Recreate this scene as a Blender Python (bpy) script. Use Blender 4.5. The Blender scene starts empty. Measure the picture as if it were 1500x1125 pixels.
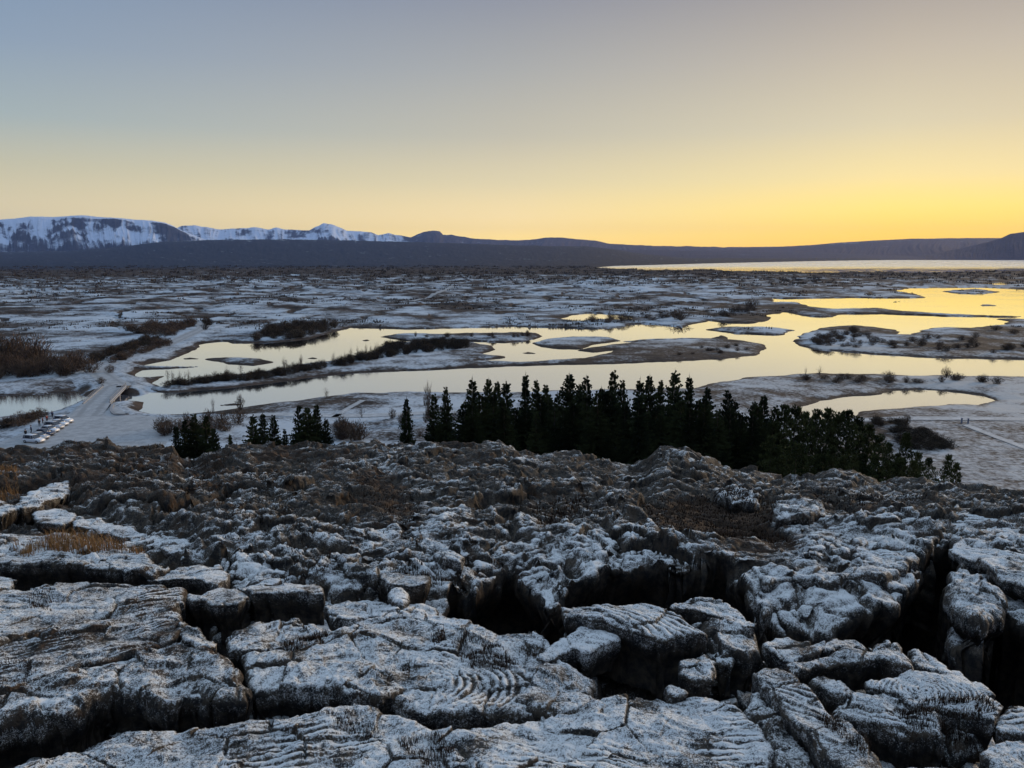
import bpy, math, random
import numpy as np
random.seed(7)
rad = math.radians
scene = bpy.context.scene
COL = scene.collection

# ------------------------------------------------------------------ camera
CAMZ = 40.0
F = 1155.0                      # focal length in photo pixels (photo is 1500 x 1125)
PITCH = rad(9.17)
cam_d = bpy.data.cameras.new('camera')
cam_d.sensor_width = 36.0
cam_d.lens = 36.0 * F / 1500.0
cam_d.clip_start = 0.1
cam_d.clip_end = 90000.0
cam = bpy.data.objects.new('camera', cam_d)
COL.objects.link(cam)
cam.location = (0, 0, CAMZ)
cam.rotation_euler = (rad(90) - PITCH, 0, 0)
scene.camera = cam

# ------------------------------------------------------------------ world
def srgb(c):
    return tuple(((x / 255.0) / 12.92 if x / 255.0 < 0.04045 else ((x / 255.0 + 0.055) / 1.055) ** 2.4) for x in c)

world = bpy.data.worlds.new("World")
scene.world = world
world.use_nodes = True
wn, wl = world.node_tree.nodes, world.node_tree.links
wn.clear()
tc = wn.new('ShaderNodeTexCoord')
sp = wn.new('ShaderNodeSeparateXYZ')
wl.new(tc.outputs['Generated'], sp.inputs[0])
az = wn.new('ShaderNodeMath'); az.operation = 'ARCTAN2'
wl.new(sp.outputs['X'], az.inputs[0]); wl.new(sp.outputs['Y'], az.inputs[1])
el = wn.new('ShaderNodeMath'); el.operation = 'ARCSINE'
wl.new(sp.outputs['Z'], el.inputs[0])
elf = wn.new('ShaderNodeMapRange')
elf.inputs['From Min'].default_value = 0.0
elf.inputs['From Max'].default_value = rad(90)
wl.new(el.outputs[0], elf.inputs['Value'])
# columns of the dusk sky: azimuth (deg) -> list of (elevation deg, sRGB)
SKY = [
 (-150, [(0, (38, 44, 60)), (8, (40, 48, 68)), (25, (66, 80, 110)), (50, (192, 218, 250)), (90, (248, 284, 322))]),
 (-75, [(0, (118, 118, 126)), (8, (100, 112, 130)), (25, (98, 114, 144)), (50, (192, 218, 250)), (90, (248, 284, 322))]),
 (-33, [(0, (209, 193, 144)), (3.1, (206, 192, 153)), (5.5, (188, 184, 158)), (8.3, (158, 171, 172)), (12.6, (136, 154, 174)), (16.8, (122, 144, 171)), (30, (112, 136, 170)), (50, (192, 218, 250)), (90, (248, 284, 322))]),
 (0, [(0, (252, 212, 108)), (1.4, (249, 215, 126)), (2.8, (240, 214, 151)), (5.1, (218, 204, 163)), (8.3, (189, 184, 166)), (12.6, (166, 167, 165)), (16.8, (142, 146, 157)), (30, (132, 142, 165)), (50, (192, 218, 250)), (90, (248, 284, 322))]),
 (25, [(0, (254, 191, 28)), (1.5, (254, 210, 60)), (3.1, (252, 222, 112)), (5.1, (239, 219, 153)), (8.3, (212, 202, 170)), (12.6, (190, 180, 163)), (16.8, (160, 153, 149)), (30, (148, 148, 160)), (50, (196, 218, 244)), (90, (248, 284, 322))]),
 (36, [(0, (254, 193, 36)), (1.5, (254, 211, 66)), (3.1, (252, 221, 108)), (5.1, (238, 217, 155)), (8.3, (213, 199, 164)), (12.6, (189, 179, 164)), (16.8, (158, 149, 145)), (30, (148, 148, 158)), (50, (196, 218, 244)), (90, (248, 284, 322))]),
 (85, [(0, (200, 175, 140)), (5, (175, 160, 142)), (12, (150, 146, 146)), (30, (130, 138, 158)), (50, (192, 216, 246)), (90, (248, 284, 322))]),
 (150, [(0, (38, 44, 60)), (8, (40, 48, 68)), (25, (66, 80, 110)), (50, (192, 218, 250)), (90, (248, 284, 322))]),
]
HAZE_D = 1.8e-5; HAZE_TOP = 900.0; HAZE_END = 24000.0
def clear(e_, c_):
    # the haze takes a little of the sky's light away; the sky is that much brighter
    L = min(HAZE_END, (HAZE_TOP - CAMZ) / max(math.sin(rad(e_)), 1e-3)); f_ = math.exp(HAZE_D * L * 0.80)
    c3 = srgb(c_); g_ = sum(c3) / 3; k_ = 1.0 if e_ < 20 else 1.0
    return tuple((g_ + (q_ - g_) * k_) * f_ * (1.09 if e_ < 20 else 1.0) for q_ in c3)
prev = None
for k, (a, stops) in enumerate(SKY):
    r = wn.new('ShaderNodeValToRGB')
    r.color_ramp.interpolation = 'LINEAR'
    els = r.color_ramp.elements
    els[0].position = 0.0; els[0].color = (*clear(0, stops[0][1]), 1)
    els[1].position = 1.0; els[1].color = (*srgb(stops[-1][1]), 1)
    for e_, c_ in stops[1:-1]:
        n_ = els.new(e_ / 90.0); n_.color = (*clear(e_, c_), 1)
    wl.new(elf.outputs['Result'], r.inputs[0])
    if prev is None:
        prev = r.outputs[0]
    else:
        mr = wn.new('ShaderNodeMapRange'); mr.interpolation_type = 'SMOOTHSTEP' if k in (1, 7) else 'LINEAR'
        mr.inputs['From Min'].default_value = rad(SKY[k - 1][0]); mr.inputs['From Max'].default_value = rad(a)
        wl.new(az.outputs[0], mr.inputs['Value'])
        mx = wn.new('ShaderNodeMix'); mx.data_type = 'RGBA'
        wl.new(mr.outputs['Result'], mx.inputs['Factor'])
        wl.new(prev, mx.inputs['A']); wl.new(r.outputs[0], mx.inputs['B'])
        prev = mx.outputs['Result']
SUN_AZ, SUN_EL = 27.0, 2.5
nish = wn.new('ShaderNodeTexSky'); nish.sky_type = 'NISHITA'; nish.sun_disc = False
nish.sun_elevation = rad(SUN_EL); nish.sun_rotation = rad(SUN_AZ)
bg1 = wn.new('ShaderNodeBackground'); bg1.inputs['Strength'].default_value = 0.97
bg2 = wn.new('ShaderNodeBackground'); bg2.inputs['Strength'].default_value = 0.003
add = wn.new('ShaderNodeAddShader'); wo = wn.new('ShaderNodeOutputWorld')
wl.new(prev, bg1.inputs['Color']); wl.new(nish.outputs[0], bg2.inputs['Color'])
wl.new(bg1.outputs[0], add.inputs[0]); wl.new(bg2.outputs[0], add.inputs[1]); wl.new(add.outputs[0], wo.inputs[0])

# ------------------------------------------------------------------ sun (its glow comes over the hills at the right)
sd_ = bpy.data.lights.new('sun', 'SUN')
sd_.energy = 2.6
sd_.angle = rad(14)
sd_.color = (1.0, 0.76, 0.50)
sun = bpy.data.objects.new('sun', sd_)
COL.objects.link(sun)
from mathutils import Vector
_s = Vector((math.sin(rad(SUN_AZ + 25)) * math.cos(rad(10)), math.cos(rad(SUN_AZ + 25)) * math.cos(rad(10)), math.sin(rad(10))))
sun.rotation_euler = _s.to_track_quat('Z', 'Y').to_euler()

scene.view_settings.view_transform = 'Standard'
scene.view_settings.look = 'None'
scene.view_settings.exposure = 0.0
scene.view_settings.gamma = 1.0

# ------------------------------------------------------------------ numpy helpers
def ray(u, v):
    cx = (np.asarray(u, float) - 750.0) / F
    cy = (562.5 - np.asarray(v, float)) / F
    return cx, math.cos(PITCH) + cy * math.sin(PITCH), -math.sin(PITCH) + cy * math.cos(PITCH)

def on_z(u, v, z):
    """ground point seen at photo pixel (u, v) on the level z (absolute)"""
    dx, dy, dz = ray(u, v)
    t = (z - CAMZ) / dz
    return dx * t, dy * t

def at_dist(u, v, y):
    dx, dy, dz = ray(u, v)
    t = y / dy
    return dx * t, y, CAMZ + dz * t

def _h(ix, iy, iz, s):
    h = (ix.astype(np.uint32) * np.uint32(374761393)) ^ (iy.astype(np.uint32) * np.uint32(668265263)) ^ (iz.astype(np.uint32) * np.uint32(2147483647)) ^ np.uint32(s * 974711 + 12345)
    h = (h ^ (h >> np.uint32(13))) * np.uint32(1274126177)
    h = (h ^ (h >> np.uint32(16))) * np.uint32(2246822519)
    return h ^ (h >> np.uint32(15))

def pn(x, y, s=0):
    """2D gradient noise, about -1..1"""
    xf, yf = np.floor(x), np.floor(y)
    ix, iy = xf.astype(np.int64), yf.astype(np.int64)
    x = x - xf; y = y - yf
    u = x * x * x * (x * (x * 6 - 15) + 10); v = y * y * y * (y * (y * 6 - 15) + 10)
    z0 = np.zeros_like(ix)
    def g(a, b):
        t = (_h(ix + a, iy + b, z0, s) & np.uint32(1023)).astype(np.float32) * (2 * math.pi / 1024)
        return np.cos(t) * (x - a) + np.sin(t) * (y - b)
    a = g(0, 0); b = g(1, 0); c = g(0, 1); d = g(1, 1)
    return ((a + (b - a) * u) + ((c + (d - c) * u) - (a + (b - a) * u)) * v) * 1.45

def fbm(x, y, lam, oct=4, s=0, gain=0.5, lac=2.03):
    r = 0; a = 1.0; n = 0
    for k in range(oct):
        r = r + a * pn(x / lam + 17.3 * k, y / lam - 9.1 * k, s + k * 7)
        n += a; a *= gain; lam /= lac
    return r / n

def vn3(x, y, z, s=0):
    xf, yf, zf = np.floor(x), np.floor(y), np.floor(z)
    ix, iy, iz = (q.astype(np.int64) for q in (xf, yf, zf))
    x = x - xf; y = y - yf; z = z - zf
    u, v, w = (q * q * (3 - 2 * q) for q in (x, y, z))
    def g(a, b, c):
        return (_h(ix + a, iy + b, iz + c, s) & np.uint32(65535)).astype(np.float32) / 32767.5 - 1
    def L(p, q, t): return p + (q - p) * t
    return L(L(L(g(0,0,0), g(1,0,0), u), L(g(0,1,0), g(1,1,0), u), v), L(L(g(0,0,1), g(1,0,1), u), L(g(0,1,1), g(1,1,1), u), v), w)

def fbm3(x, y, z, lam, oct=3, s=0):
    r = 0; a = 1.0; n = 0
    for k in range(oct):
        r = r + a * vn3(x / lam + 3.1 * k, y / lam + 7.7 * k, z / lam, s + k); n += a; a *= 0.5; lam /= 2.1
    return r / n

def plates(x, y, size, s=0, tilt=0.25):
    """broken plates: per-cell offset and tilt, and distance to the crack between cells"""
    gx = x / size; gy = y / size
    fx = np.floor(gx).astype(np.int64); fy = np.floor(gy).astype(np.int64)
    z0 = np.zeros_like(fx)
    f1 = np.full(gx.shape, 9.0); f2 = np.full(gx.shape, 9.0); hh = np.zeros(gx.shape)
    for i in (-1, 0, 1):
        for j in (-1, 0, 1):
            h = _h(fx + i, fy + j, z0, s)
            px = fx + i + (h & np.uint32(255)).astype(float) / 255; py = fy + j + ((h >> np.uint32(8)) & np.uint32(255)).astype(float) / 255
            o = ((h >> np.uint32(16)) & np.uint32(255)).astype(float) / 127.5 - 1
            t = ((h >> np.uint32(24)) & np.uint32(255)).astype(float) * (2 * math.pi / 256)
            dx = gx - px; dy = gy - py
            d = np.sqrt(dx * dx + dy * dy)
            val = o * 0.5 + tilt * (np.cos(t) * dx + np.sin(t) * dy) * 3
            m = d < f1
            f2 = np.where(m, f1, np.minimum(f2, d)); hh = np.where(m, val, hh); f1 = np.where(m, d, f1)
    return hh, (f2 - f1) * size, f1 * size

def sstep(a, b, x):
    t = np.clip((x - a) / (b - a), 0, 1)
    return t * t * (3 - 2 * t)

def sdf(px, py, poly, reach=None, far=-1e4):
    """signed distance, positive inside; only computed near the polygon (reach m), 'far' elsewhere"""
    poly = np.asarray(poly, float)
    out = np.full(px.shape, far)
    if reach is not None:
        m = (px > poly[:, 0].min() - reach) & (px < poly[:, 0].max() + reach) & (py > poly[:, 1].min() - reach) & (py < poly[:, 1].max() + reach)
        if not m.any(): return out
        x = px[m]; y = py[m]
    else:
        m = None; x = px.ravel(); y = py.ravel()
    d = np.full(x.shape, 1e18); ins = np.zeros(x.shape, bool)
    n = len(poly)
    for i in range(n):
        ax, ay = poly[i]; bx, by = poly[(i + 1) % n]
        ex, ey = bx - ax, by - ay
        L2 = ex * ex + ey * ey + 1e-12
        t = np.clip(((x - ax) * ex + (y - ay) * ey) / L2, 0, 1)
        d = np.minimum(d, (x - ax - t * ex) ** 2 + (y - ay - t * ey) ** 2)
        if ay != by:
            c = ((ay > y) != (by > y)) & (x < (bx - ax) * (y - ay) / (by - ay) + ax)
            ins ^= c
    r = np.sqrt(d) * np.where(ins, 1, -1)
    if m is None: return r.reshape(px.shape)
    out[m] = r
    return out

def linedist(px, py, pts, reach):
    pts = np.asarray(pts, float)
    out = np.full(px.shape, 1e4); tz = np.zeros(px.shape)
    m = (px > pts[:, 0].min() - reach) & (px < pts[:, 0].max() + reach) & (py > pts[:, 1].min() - reach) & (py < pts[:, 1].max() + reach)
    x = px[m]; y = py[m]; d = np.full(x.shape, 1e18)
    for i in range(len(pts) - 1):
        ax, ay = pts[i][:2]; bx, by = pts[i + 1][:2]; ex, ey = bx - ax, by - ay
        t = np.clip(((x - ax) * ex + (y - ay) * ey) / (ex * ex + ey * ey + 1e-9), 0, 1)
        d = np.minimum(d, (x - ax - t * ex) ** 2 + (y - ay - t * ey) ** 2)
    out[m] = np.sqrt(d)
    return out

# ------------------------------------------------------------------ mesh helpers
def mesh_np(name, verts, quads=None, tris=None, smooth=True, attrs=None):
    me = bpy.data.meshes.new(name)
    verts = np.ascontiguousarray(verts, np.float32)
    me.vertices.add(len(verts)); me.vertices.foreach_set('co', verts.ravel())
    loops = []; starts = []; tot = []; off = 0
    if quads is not None and len(quads):
        q = np.asarray(quads, np.int32); loops.append(q.ravel()); starts.append(off + np.arange(len(q)) * 4); off += q.size
    if tris is not None and len(tris):
        t = np.asarray(tris, np.int32); loops.append(t.ravel()); starts.append(off + np.arange(len(t)) * 3); off += t.size
    loops = np.concatenate(loops).astype(np.int32); starts = np.concatenate(starts).astype(np.int32)
    me.loops.add(len(loops)); me.loops.foreach_set('vertex_index', loops)
    me.polygons.add(len(starts)); me.polygons.foreach_set('loop_start', starts)
    if smooth: me.polygons.foreach_set('use_smooth', np.ones(len(starts), bool))
    for k, a in (attrs or {}).items():
        at = me.attributes.new(k, 'FLOAT', 'POINT'); at.data.foreach_set('value', np.ascontiguousarray(a, np.float32).ravel())
    me.update(calc_edges=True)
    return me

def link(name, me, mat=None, parent=None, loc=None, rz=None, **props):
    o = bpy.data.objects.new(name, me); COL.objects.link(o)
    if mat is not None:
        if len(me.materials) == 0: me.materials.append(mat)
    if parent is not None: o.parent = parent
    if loc is not None: o.location = loc
    if rz is not None: o.rotation_euler = (0, 0, rz)
    for k, v in props.items(): o[k] = v
    return o

def grid_quads(nr, nc):
    i = np.arange(nr * nc).reshape(nr, nc)
    return np.stack([i[:-1, :-1], i[:-1, 1:], i[1:, 1:], i[1:, :-1]], -1).reshape(-1, 4)

class MB:
    """collects shapes into one mesh"""
    def __init__(s): s.v = []; s.f = []
    def add(s, vs, fs):
        b = len(s.v); s.v += [tuple(v) for v in vs]; s.f += [tuple(b + i for i in f) for f in fs]
    def box(s, c, size, rz=0.0):
        x, y, z = (q / 2 for q in size); ca, sa = math.cos(rz), math.sin(rz); vs = []
        for k in (-z, z):
            for (i, j) in ((-x, -y), (x, -y), (x, y), (-x, y)):
                vs.append((c[0] + i * ca - j * sa, c[1] + i * sa + j * ca, c[2] + k))
        s.add(vs, [(3, 2, 1, 0), (4, 5, 6, 7), (0, 1, 5, 4), (1, 2, 6, 5), (2, 3, 7, 6), (3, 0, 4, 7)])
    def tube(s, pts, rads, n=6, cap=True):
        pts = [Vector(p) for p in pts]; rings = []
        for i, p in enumerate(pts):
            d = (pts[min(i + 1, len(pts) - 1)] - pts[max(i - 1, 0)])
            d = d.normalized() if d.length > 1e-9 else Vector((0, 0, 1))
            a = d.cross(Vector((0, 0, 1)) if abs(d.z) < 0.9 else Vector((1, 0, 0))).normalized(); b = d.cross(a)
            r = rads[i] if hasattr(rads, '__len__') else rads
            rings.append([p + a * (r * math.cos(t * 2 * math.pi / n)) + b * (r * math.sin(t * 2 * math.pi / n)) for t in range(n)])
        vs = [v for r in rings for v in r]; fs = []
        for i in range(len(rings) - 1):
            for t in range(n):
                fs.append((i * n + t, i * n + (t + 1) % n, (i + 1) * n + (t + 1) % n, (i + 1) * n + t))
        if cap: fs.append(tuple(range(n))[::-1]); fs.append(tuple((len(rings) - 1) * n + t for t in range(n)))
        s.add(vs, fs)
    def mesh(s, name, smooth=False):
        me = bpy.data.meshes.new(name); me.from_pydata(s.v, [], s.f); me.update()
        if smooth:
            for p in me.polygons: p.use_smooth = True
        return me
    def build(s, name, mat, parent=None, smooth=False, **props):
        return link(name, s.mesh(name, smooth), mat, parent, **props)

def empty(name, loc, rz=0.0, **props):
    o = bpy.data.objects.new(name, None); COL.objects.link(o)
    o.location = loc; o.rotation_euler = (0, 0, rz)
    for k, v in props.items(): o[k] = v
    return o

def copy_tree(o, parent=None):
    c = o.copy(); COL.objects.link(c)
    if parent is not None: c.parent = parent
    for ch in list(o.children): copy_tree(ch, c)
    return c

# ------------------------------------------------------------------ materials
def new_mat(name):
    m = bpy.data.materials.new(name); m.use_nodes = True
    nt = m.node_tree
    return m, nt.nodes, nt.links, nt.nodes['Principled BSDF']

def simple(name, col, rough=0.8, metallic=0.0, spec=0.3, vary=0.0, scale=3.0):
    m, n, l, b = new_mat(name)
    b.inputs['Base Color'].default_value = (*col, 1); b.inputs['Roughness'].default_value = rough
    b.inputs['Metallic'].default_value = metallic; b.inputs['Specular IOR Level'].default_value = spec
    if vary:
        t = n.new('ShaderNodeTexNoise'); t.inputs['Scale'].default_value = scale; t.inputs['Detail'].default_value = 5
        tcn = n.new('ShaderNodeTexCoord'); l.new(tcn.outputs['Object'], t.inputs['Vector'])
        mx = n.new('ShaderNodeMix'); mx.data_type = 'RGBA'
        mx.inputs['A'].default_value = (*[c * (1 - vary) for c in col], 1); mx.inputs['B'].default_value = (*[min(1, c * (1 + vary)) for c in col], 1)
        l.new(t.outputs['Fac'], mx.inputs['Factor']); l.new(mx.outputs['Result'], b.inputs['Base Color'])
    return m

class NB:
    """small node-building helper"""
    def __init__(s, n, l): s.n = n; s.l = l
    def noise(s, vec, scale, detail=4, rough=0.55, dist=0.0):
        t = s.n.new('ShaderNodeTexNoise'); t.inputs['Scale'].default_value = scale; t.inputs['Detail'].default_value = detail
        t.inputs['Roughness'].default_value = rough; t.inputs['Distortion'].default_value = dist
        s.l.new(vec, t.inputs['Vector']); return t.outputs['Fac']
    def m(s, op, a, b=None, clamp=False):
        t = s.n.new('ShaderNodeMath'); t.operation = op; t.use_clamp = clamp
        for i, q in enumerate((a, b)):
            if q is None: continue
            if isinstance(q, (int, float)): t.inputs[i].default_value = q
            else: s.l.new(q, t.inputs[i])
        return t.outputs[0]
    def ramp(s, x, a, b, smooth=True):
        t = s.n.new('ShaderNodeMapRange'); t.interpolation_type = 'SMOOTHSTEP' if smooth else 'LINEAR'
        t.inputs['From Min'].default_value = a; t.inputs['From Max'].default_value = b
        s.l.new(x, t.inputs['Value']); return t.outputs['Result']
    def mix(s, f, a, b):
        t = s.n.new('ShaderNodeMix'); t.data_type = 'RGBA'
        for nm, q in (('Factor', f), ('A', a), ('B', b)):
            if isinstance(q, tuple): t.inputs[nm].default_value = (*q, 1)
            elif isinstance(q, (int, float)): t.inputs[nm].default_value = q
            else: s.l.new(q, t.inputs[nm])
        return t.outputs['Result']
    def attr(s, name):
        t = s.n.new('ShaderNodeAttribute'); t.attribute_name = name; return t.outputs['Fac']

def rock_material():
    m, n, l, b = new_mat('frosted lava rock'); q = NB(n, l)
    geo = n.new('ShaderNodeNewGeometry'); P = geo.outputs['Position']
    sep = n.new('ShaderNodeSeparateXYZ'); l.new(geo.outputs['Normal'], sep.inputs[0]); nz = sep.outputs['Z']
    big = q.noise(P, 0.7, 5, 0.6); mid = q.noise(P, 5.0, 5, 0.65); fine = q.noise(P, 26.0, 4, 0.75); spk = q.noise(P, 62.0, 3, 0.85)
    fr = q.attr('frost'); moss = q.attr('moss')
    # bare rock: dark basalt, brown lichen, ochre moss
    c = q.mix(q.ramp(mid, 0.35, 0.68), (0.014, 0.014, 0.015), (0.078, 0.060, 0.043))
    c = q.mix(q.m('MULTIPLY', q.m('MULTIPLY', q.ramp(fine, 0.48, 0.62), 0.55), q.ramp(nz, 0.1, 0.6)), c, (0.15, 0.13, 0.105))
    mf = q.ramp(q.m('ADD', moss, q.m('MULTIPLY', q.m('SUBTRACT', mid, 0.5), 1.6)), 0.45, 0.8)
    mc = q.mix(q.ramp(fine, 0.35, 0.65), (0.016, 0.011, 0.008), (0.070, 0.042, 0.025))
    c = q.mix(mf, c, mc)
    # frost lies on what faces up
    up = q.m('ADD', q.ramp(nz, 0.25, 0.98, False), q.m('MULTIPLY', q.ramp(nz, -0.5, 0.3, False), 0.10))
    v = q.m('ADD', q.m('MULTIPLY', up, 0.75), q.m('MULTIPLY', q.m('SUBTRACT', fine, 0.5), 1.9))
    v = q.m('ADD', v, q.m('MULTIPLY', q.m('SUBTRACT', spk, 0.5), 3.0))
    v = q.m('ADD', v, q.m('MULTIPLY', q.m('SUBTRACT', mid, 0.5), 0.8))
    v = q.m('ADD', v, q.m('MULTIPLY', q.m('SUBTRACT', big, 0.5), 0.9))
    v = q.m('ADD', v, fr)
    v = q.m('SUBTRACT', v, q.m('MULTIPLY', mf, 0.38))
    f = q.ramp(v, 0.40, 0.98)
    frc = q.mix(big, (0.56, 0.60, 0.63), (0.86, 0.85, 0.82))
    c = q.mix(q.m('MULTIPLY', f, 0.96), c, frc)
    l.new(c, b.inputs['Base Color']); b.inputs['Roughness'].default_value = 0.85; b.inputs['Specular IOR Level'].default_value = 0.25
    bp = n.new('ShaderNodeBump'); bp.inputs['Distance'].default_value = 0.035; bp.inputs['Strength'].default_value = 0.9
    l.new(q.m('ADD', q.m('ADD', q.m('MULTIPLY', mid, 0.8), fine), q.m('MULTIPLY', spk, 0.35)), bp.inputs['Height']); l.new(bp.outputs[0], b.inputs['Normal'])
    return m

def plain_material():
    m, n, l, b = new_mat('snowy plain'); q = NB(n, l)
    geo = n.new('ShaderNodeNewGeometry'); P = geo.outputs['Position']
    sep = n.new('ShaderNodeSeparateXYZ'); l.new(geo.outputs['Normal'], sep.inputs[0]); nz = sep.outputs['Z']
    a = q.noise(P, 0.02, 6, 0.6); bb = q.noise(P, 0.14, 6, 0.65); cc = q.noise(P, 0.9, 5, 0.7)
    sn = q.attr('snow'); br = q.attr('brown')
    g = q.mix(q.ramp(bb, 0.35, 0.65), (0.022, 0.018, 0.016), (0.062, 0.045, 0.035))
    g = q.mix(q.ramp(br, 0.2, 0.9), g, q.mix(q.ramp(cc, 0.3, 0.7), (0.035, 0.026, 0.021), (0.095, 0.070, 0.055)))
    hs = q.attr('heath')  # dark heather, with the blue of distant haze painted into its colour
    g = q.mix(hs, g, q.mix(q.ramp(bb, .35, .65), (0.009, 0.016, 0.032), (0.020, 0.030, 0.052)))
    v = q.m('ADD', sn, q.m('MULTIPLY', q.m('SUBTRACT', bb, 0.5), 1.2))
    v = q.m('ADD', v, q.m('MULTIPLY', q.m('SUBTRACT', cc, 0.5), 1.9))
    v = q.m('ADD', v, q.m('MULTIPLY', q.m('SUBTRACT', a, 0.5), 0.5))
    v = q.m('SUBTRACT', v, q.ramp(nz, 0.985, 0.90, False))
    f = q.ramp(v, 0.08, 0.92)
    c = q.mix(q.m('MULTIPLY', f, 0.92), g, q.mix(br, (0.42, 0.49, 0.56), (0.42, 0.40, 0.38)))
    l.new(c, b.inputs['Base Color']); b.inputs['Roughness'].default_value = 0.9; b.inputs['Specular IOR Level'].default_value = 0.1
    bp = n.new('ShaderNodeBump'); bp.inputs['Distance'].default_value = 0.5; bp.inputs['Strength'].default_value = 0.7
    l.new(q.m('ADD', bb, q.m('MULTIPLY', cc, 0.4)), bp.inputs['Height']); l.new(bp.outputs[0], b.inputs['Normal'])
    return m

def mountain_material():
    m, n, l, b = new_mat('mountain rock and snow'); q = NB(n, l)
    geo = n.new('ShaderNodeNewGeometry'); P = geo.outputs['Position']
    bb = q.noise(P, 0.004, 7, 0.65); cc = q.noise(P, 0.03, 5, 0.7)
    sn = q.attr('snow'); br = q.attr('brown')
    g = q.mix(q.ramp(bb, 0.35, 0.65), (0.022, 0.028, 0.045), (0.045, 0.050, 0.070))
    g = q.mix(br, g, q.mix(q.ramp(cc, 0.3, 0.7), (0.075, 0.045, 0.035), (0.14, 0.085, 0.06)))
    v = q.m('ADD', sn, q.m('MULTIPLY', q.m('SUBTRACT', bb, 0.5), 1.0)); v = q.m('ADD', v, q.m('MULTIPLY', q.m('SUBTRACT', cc, 0.5), 0.7))
    f = q.ramp(v, 0.22, 0.78)
    c = q.mix(q.m('MULTIPLY', f, 0.95), g, (0.50, 0.57, 0.70))
    l.new(c, b.inputs['Base Color']); b.inputs['Roughness'].default_value = 0.9; b.inputs['Specular IOR Level'].default_value = 0.05
    return m

def water_material():
    m, n, l, b = new_mat('still water'); q = NB(n, l)
    geo = n.new('ShaderNodeNewGeometry')
    mp = n.new('ShaderNodeMapping'); mp.inputs['Scale'].default_value = (0.25, 1.0, 1.0); l.new(geo.outputs['Position'], mp.inputs['Vector'])
    a = q.noise(mp.outputs[0], 0.5, 4, 0.5); bg = q.noise(geo.outputs['Position'], 0.015, 4, 0.5)
    bp = n.new('ShaderNodeBump'); bp.inputs['Strength'].default_value = 0.04; bp.inputs['Distance'].default_value = 0.02
    l.new(a, bp.inputs['Height'])
    n.remove(b)
    gl = n.new('ShaderNodeBsdfGlossy'); gl.inputs['Color'].default_value = (0.95, 0.96, 1.0, 1)
    sy = n.new('ShaderNodeSeparateXYZ'); l.new(geo.outputs['Position'], sy.inputs[0])   # the open lake far out is rippled, the river is still
    l.new(q.m('ADD', q.m('ADD', 0.025, q.m('MULTIPLY', q.ramp(sy.outputs['Y'], 2300, 3600), 0.20)), q.m('MULTIPLY', q.ramp(bg, 0.45, 0.6), 0.06)), gl.inputs['Roughness']); l.new(bp.outputs[0], gl.inputs['Normal'])
    df = n.new('ShaderNodeBsdfDiffuse'); df.inputs['Color'].default_value = (0.05, 0.065, 0.075, 1)
    fr = n.new('ShaderNodeFresnel'); fr.inputs['IOR'].default_value = 2.2
    fac = q.m('ADD', 0.60, q.m('MULTIPLY', fr.outputs[0], 0.65), True)
    ms = n.new('ShaderNodeMixShader'); l.new(fac, ms.inputs[0]); l.new(df.outputs[0], ms.inputs[1]); l.new(gl.outputs[0], ms.inputs[2])
    l.new(ms.outputs[0], n['Material Output'].inputs['Surface'])
    return m

M_ROCK = rock_material(); M_PLAIN = plain_material(); M_MTN = mountain_material(); M_WATER = water_material()
# ================================================================== THE PLAIN, traced as shorelines on the water level
def wz(pts, z=0.0):
    a = np.array(pts, float); x, y = on_z(a[:, 0], a[:, 1], z); return np.stack([x, y], 1)

W_MAIN = [(186,604),(205,607),(250,608),(310,605),(345,600),(400,591),(440,587),(470,583),(520,577),(560,576),(600,574),(660,575),(720,575),(800,573),
 (900,571),(1010,569),(1050,560),(1090,554),(1150,550),(1200,548),(1300,550),(1400,551),(1500,553),(1750,556),(1750,529),(1500,527),(1750,524),(1750,464),(1500,462),
 (1495,465),(1420,464),(1290,460),(1240,460),(1210,465),(1185,464),(1150,457),(1122,462),(1134,468),(1100,474),(1060,472),(1040,470),
 (1018,474),(1000,480),(985,478),(955,475),(925,475),(915,478),(895,481),(870,482),(850,481),(800,480),(750,478),(700,480),(640,481),(590,482),
 (560,481),(530,480),(500,483),(450,497),(400,501),(340,503),(326,500),(290,504),(288,511),(270,519),(251,527),(232,531),(200,534),(181,536),(250,537),(292,537),
 (240,540),(215,541),(184,552),(200,556),(238,552),(222,562),(236,567),(300,554),(350,549),(400,543),(450,533),(520,525),(556,513),(568,503),(600,501),
 (650,500),(690,502),(720,507),(724,512),(700,520),(740,522),(741,525),(690,529),(760,531),(850,526),(885,520),(905,512),(870,516),(845,514),(862,510),(900,505),(940,500),
 (1000,498),(1040,497),(1090,499),(1118,505),(1125,511),(1105,520),(1070,525),(1000,529),(850,533),(760,536),(640,541),(520,546),(456,553),(400,560),
 (330,569),(260,574),(235,574),(210,572),(192,576),(176,588),(180,598)]
W_RIVER = [(-500,588),(-200,582),(0,580),(60,577),(100,573),(150,563),(195,567),(225,573),(200,582),(184,604),(172,600),(163,592),(150,592),(118,594),(90,604),(55,604),(0,612),(-200,625),(-500,640)]
W_UPPER = [(1130,437),(1150,438),(1200,437),(1250,436),(1320,437),(1355,436),(1342,431),(1310,426),(1330,422),(1380,421),(1440,421),(1500,424),(1750,425),(1750,466),
 (1495,463.5),(1490,464),(1420,462),(1380,460),(1320,456),(1290,452),(1270,452),(1220,453),(1190,450),(1165,443),(1133,443)]
W_LAKE = [(870,392),(900,389.5),(960,388),(1050,385.5),(1200,382.2),(1340,380.2),(1500,379.3),(1900,379.3),(1900,397),(1500,398),(1430,398),(1400,400),(1250,400.5),(1130,399),(1040,396.5),(960,397),(905,394.5)]
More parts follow.
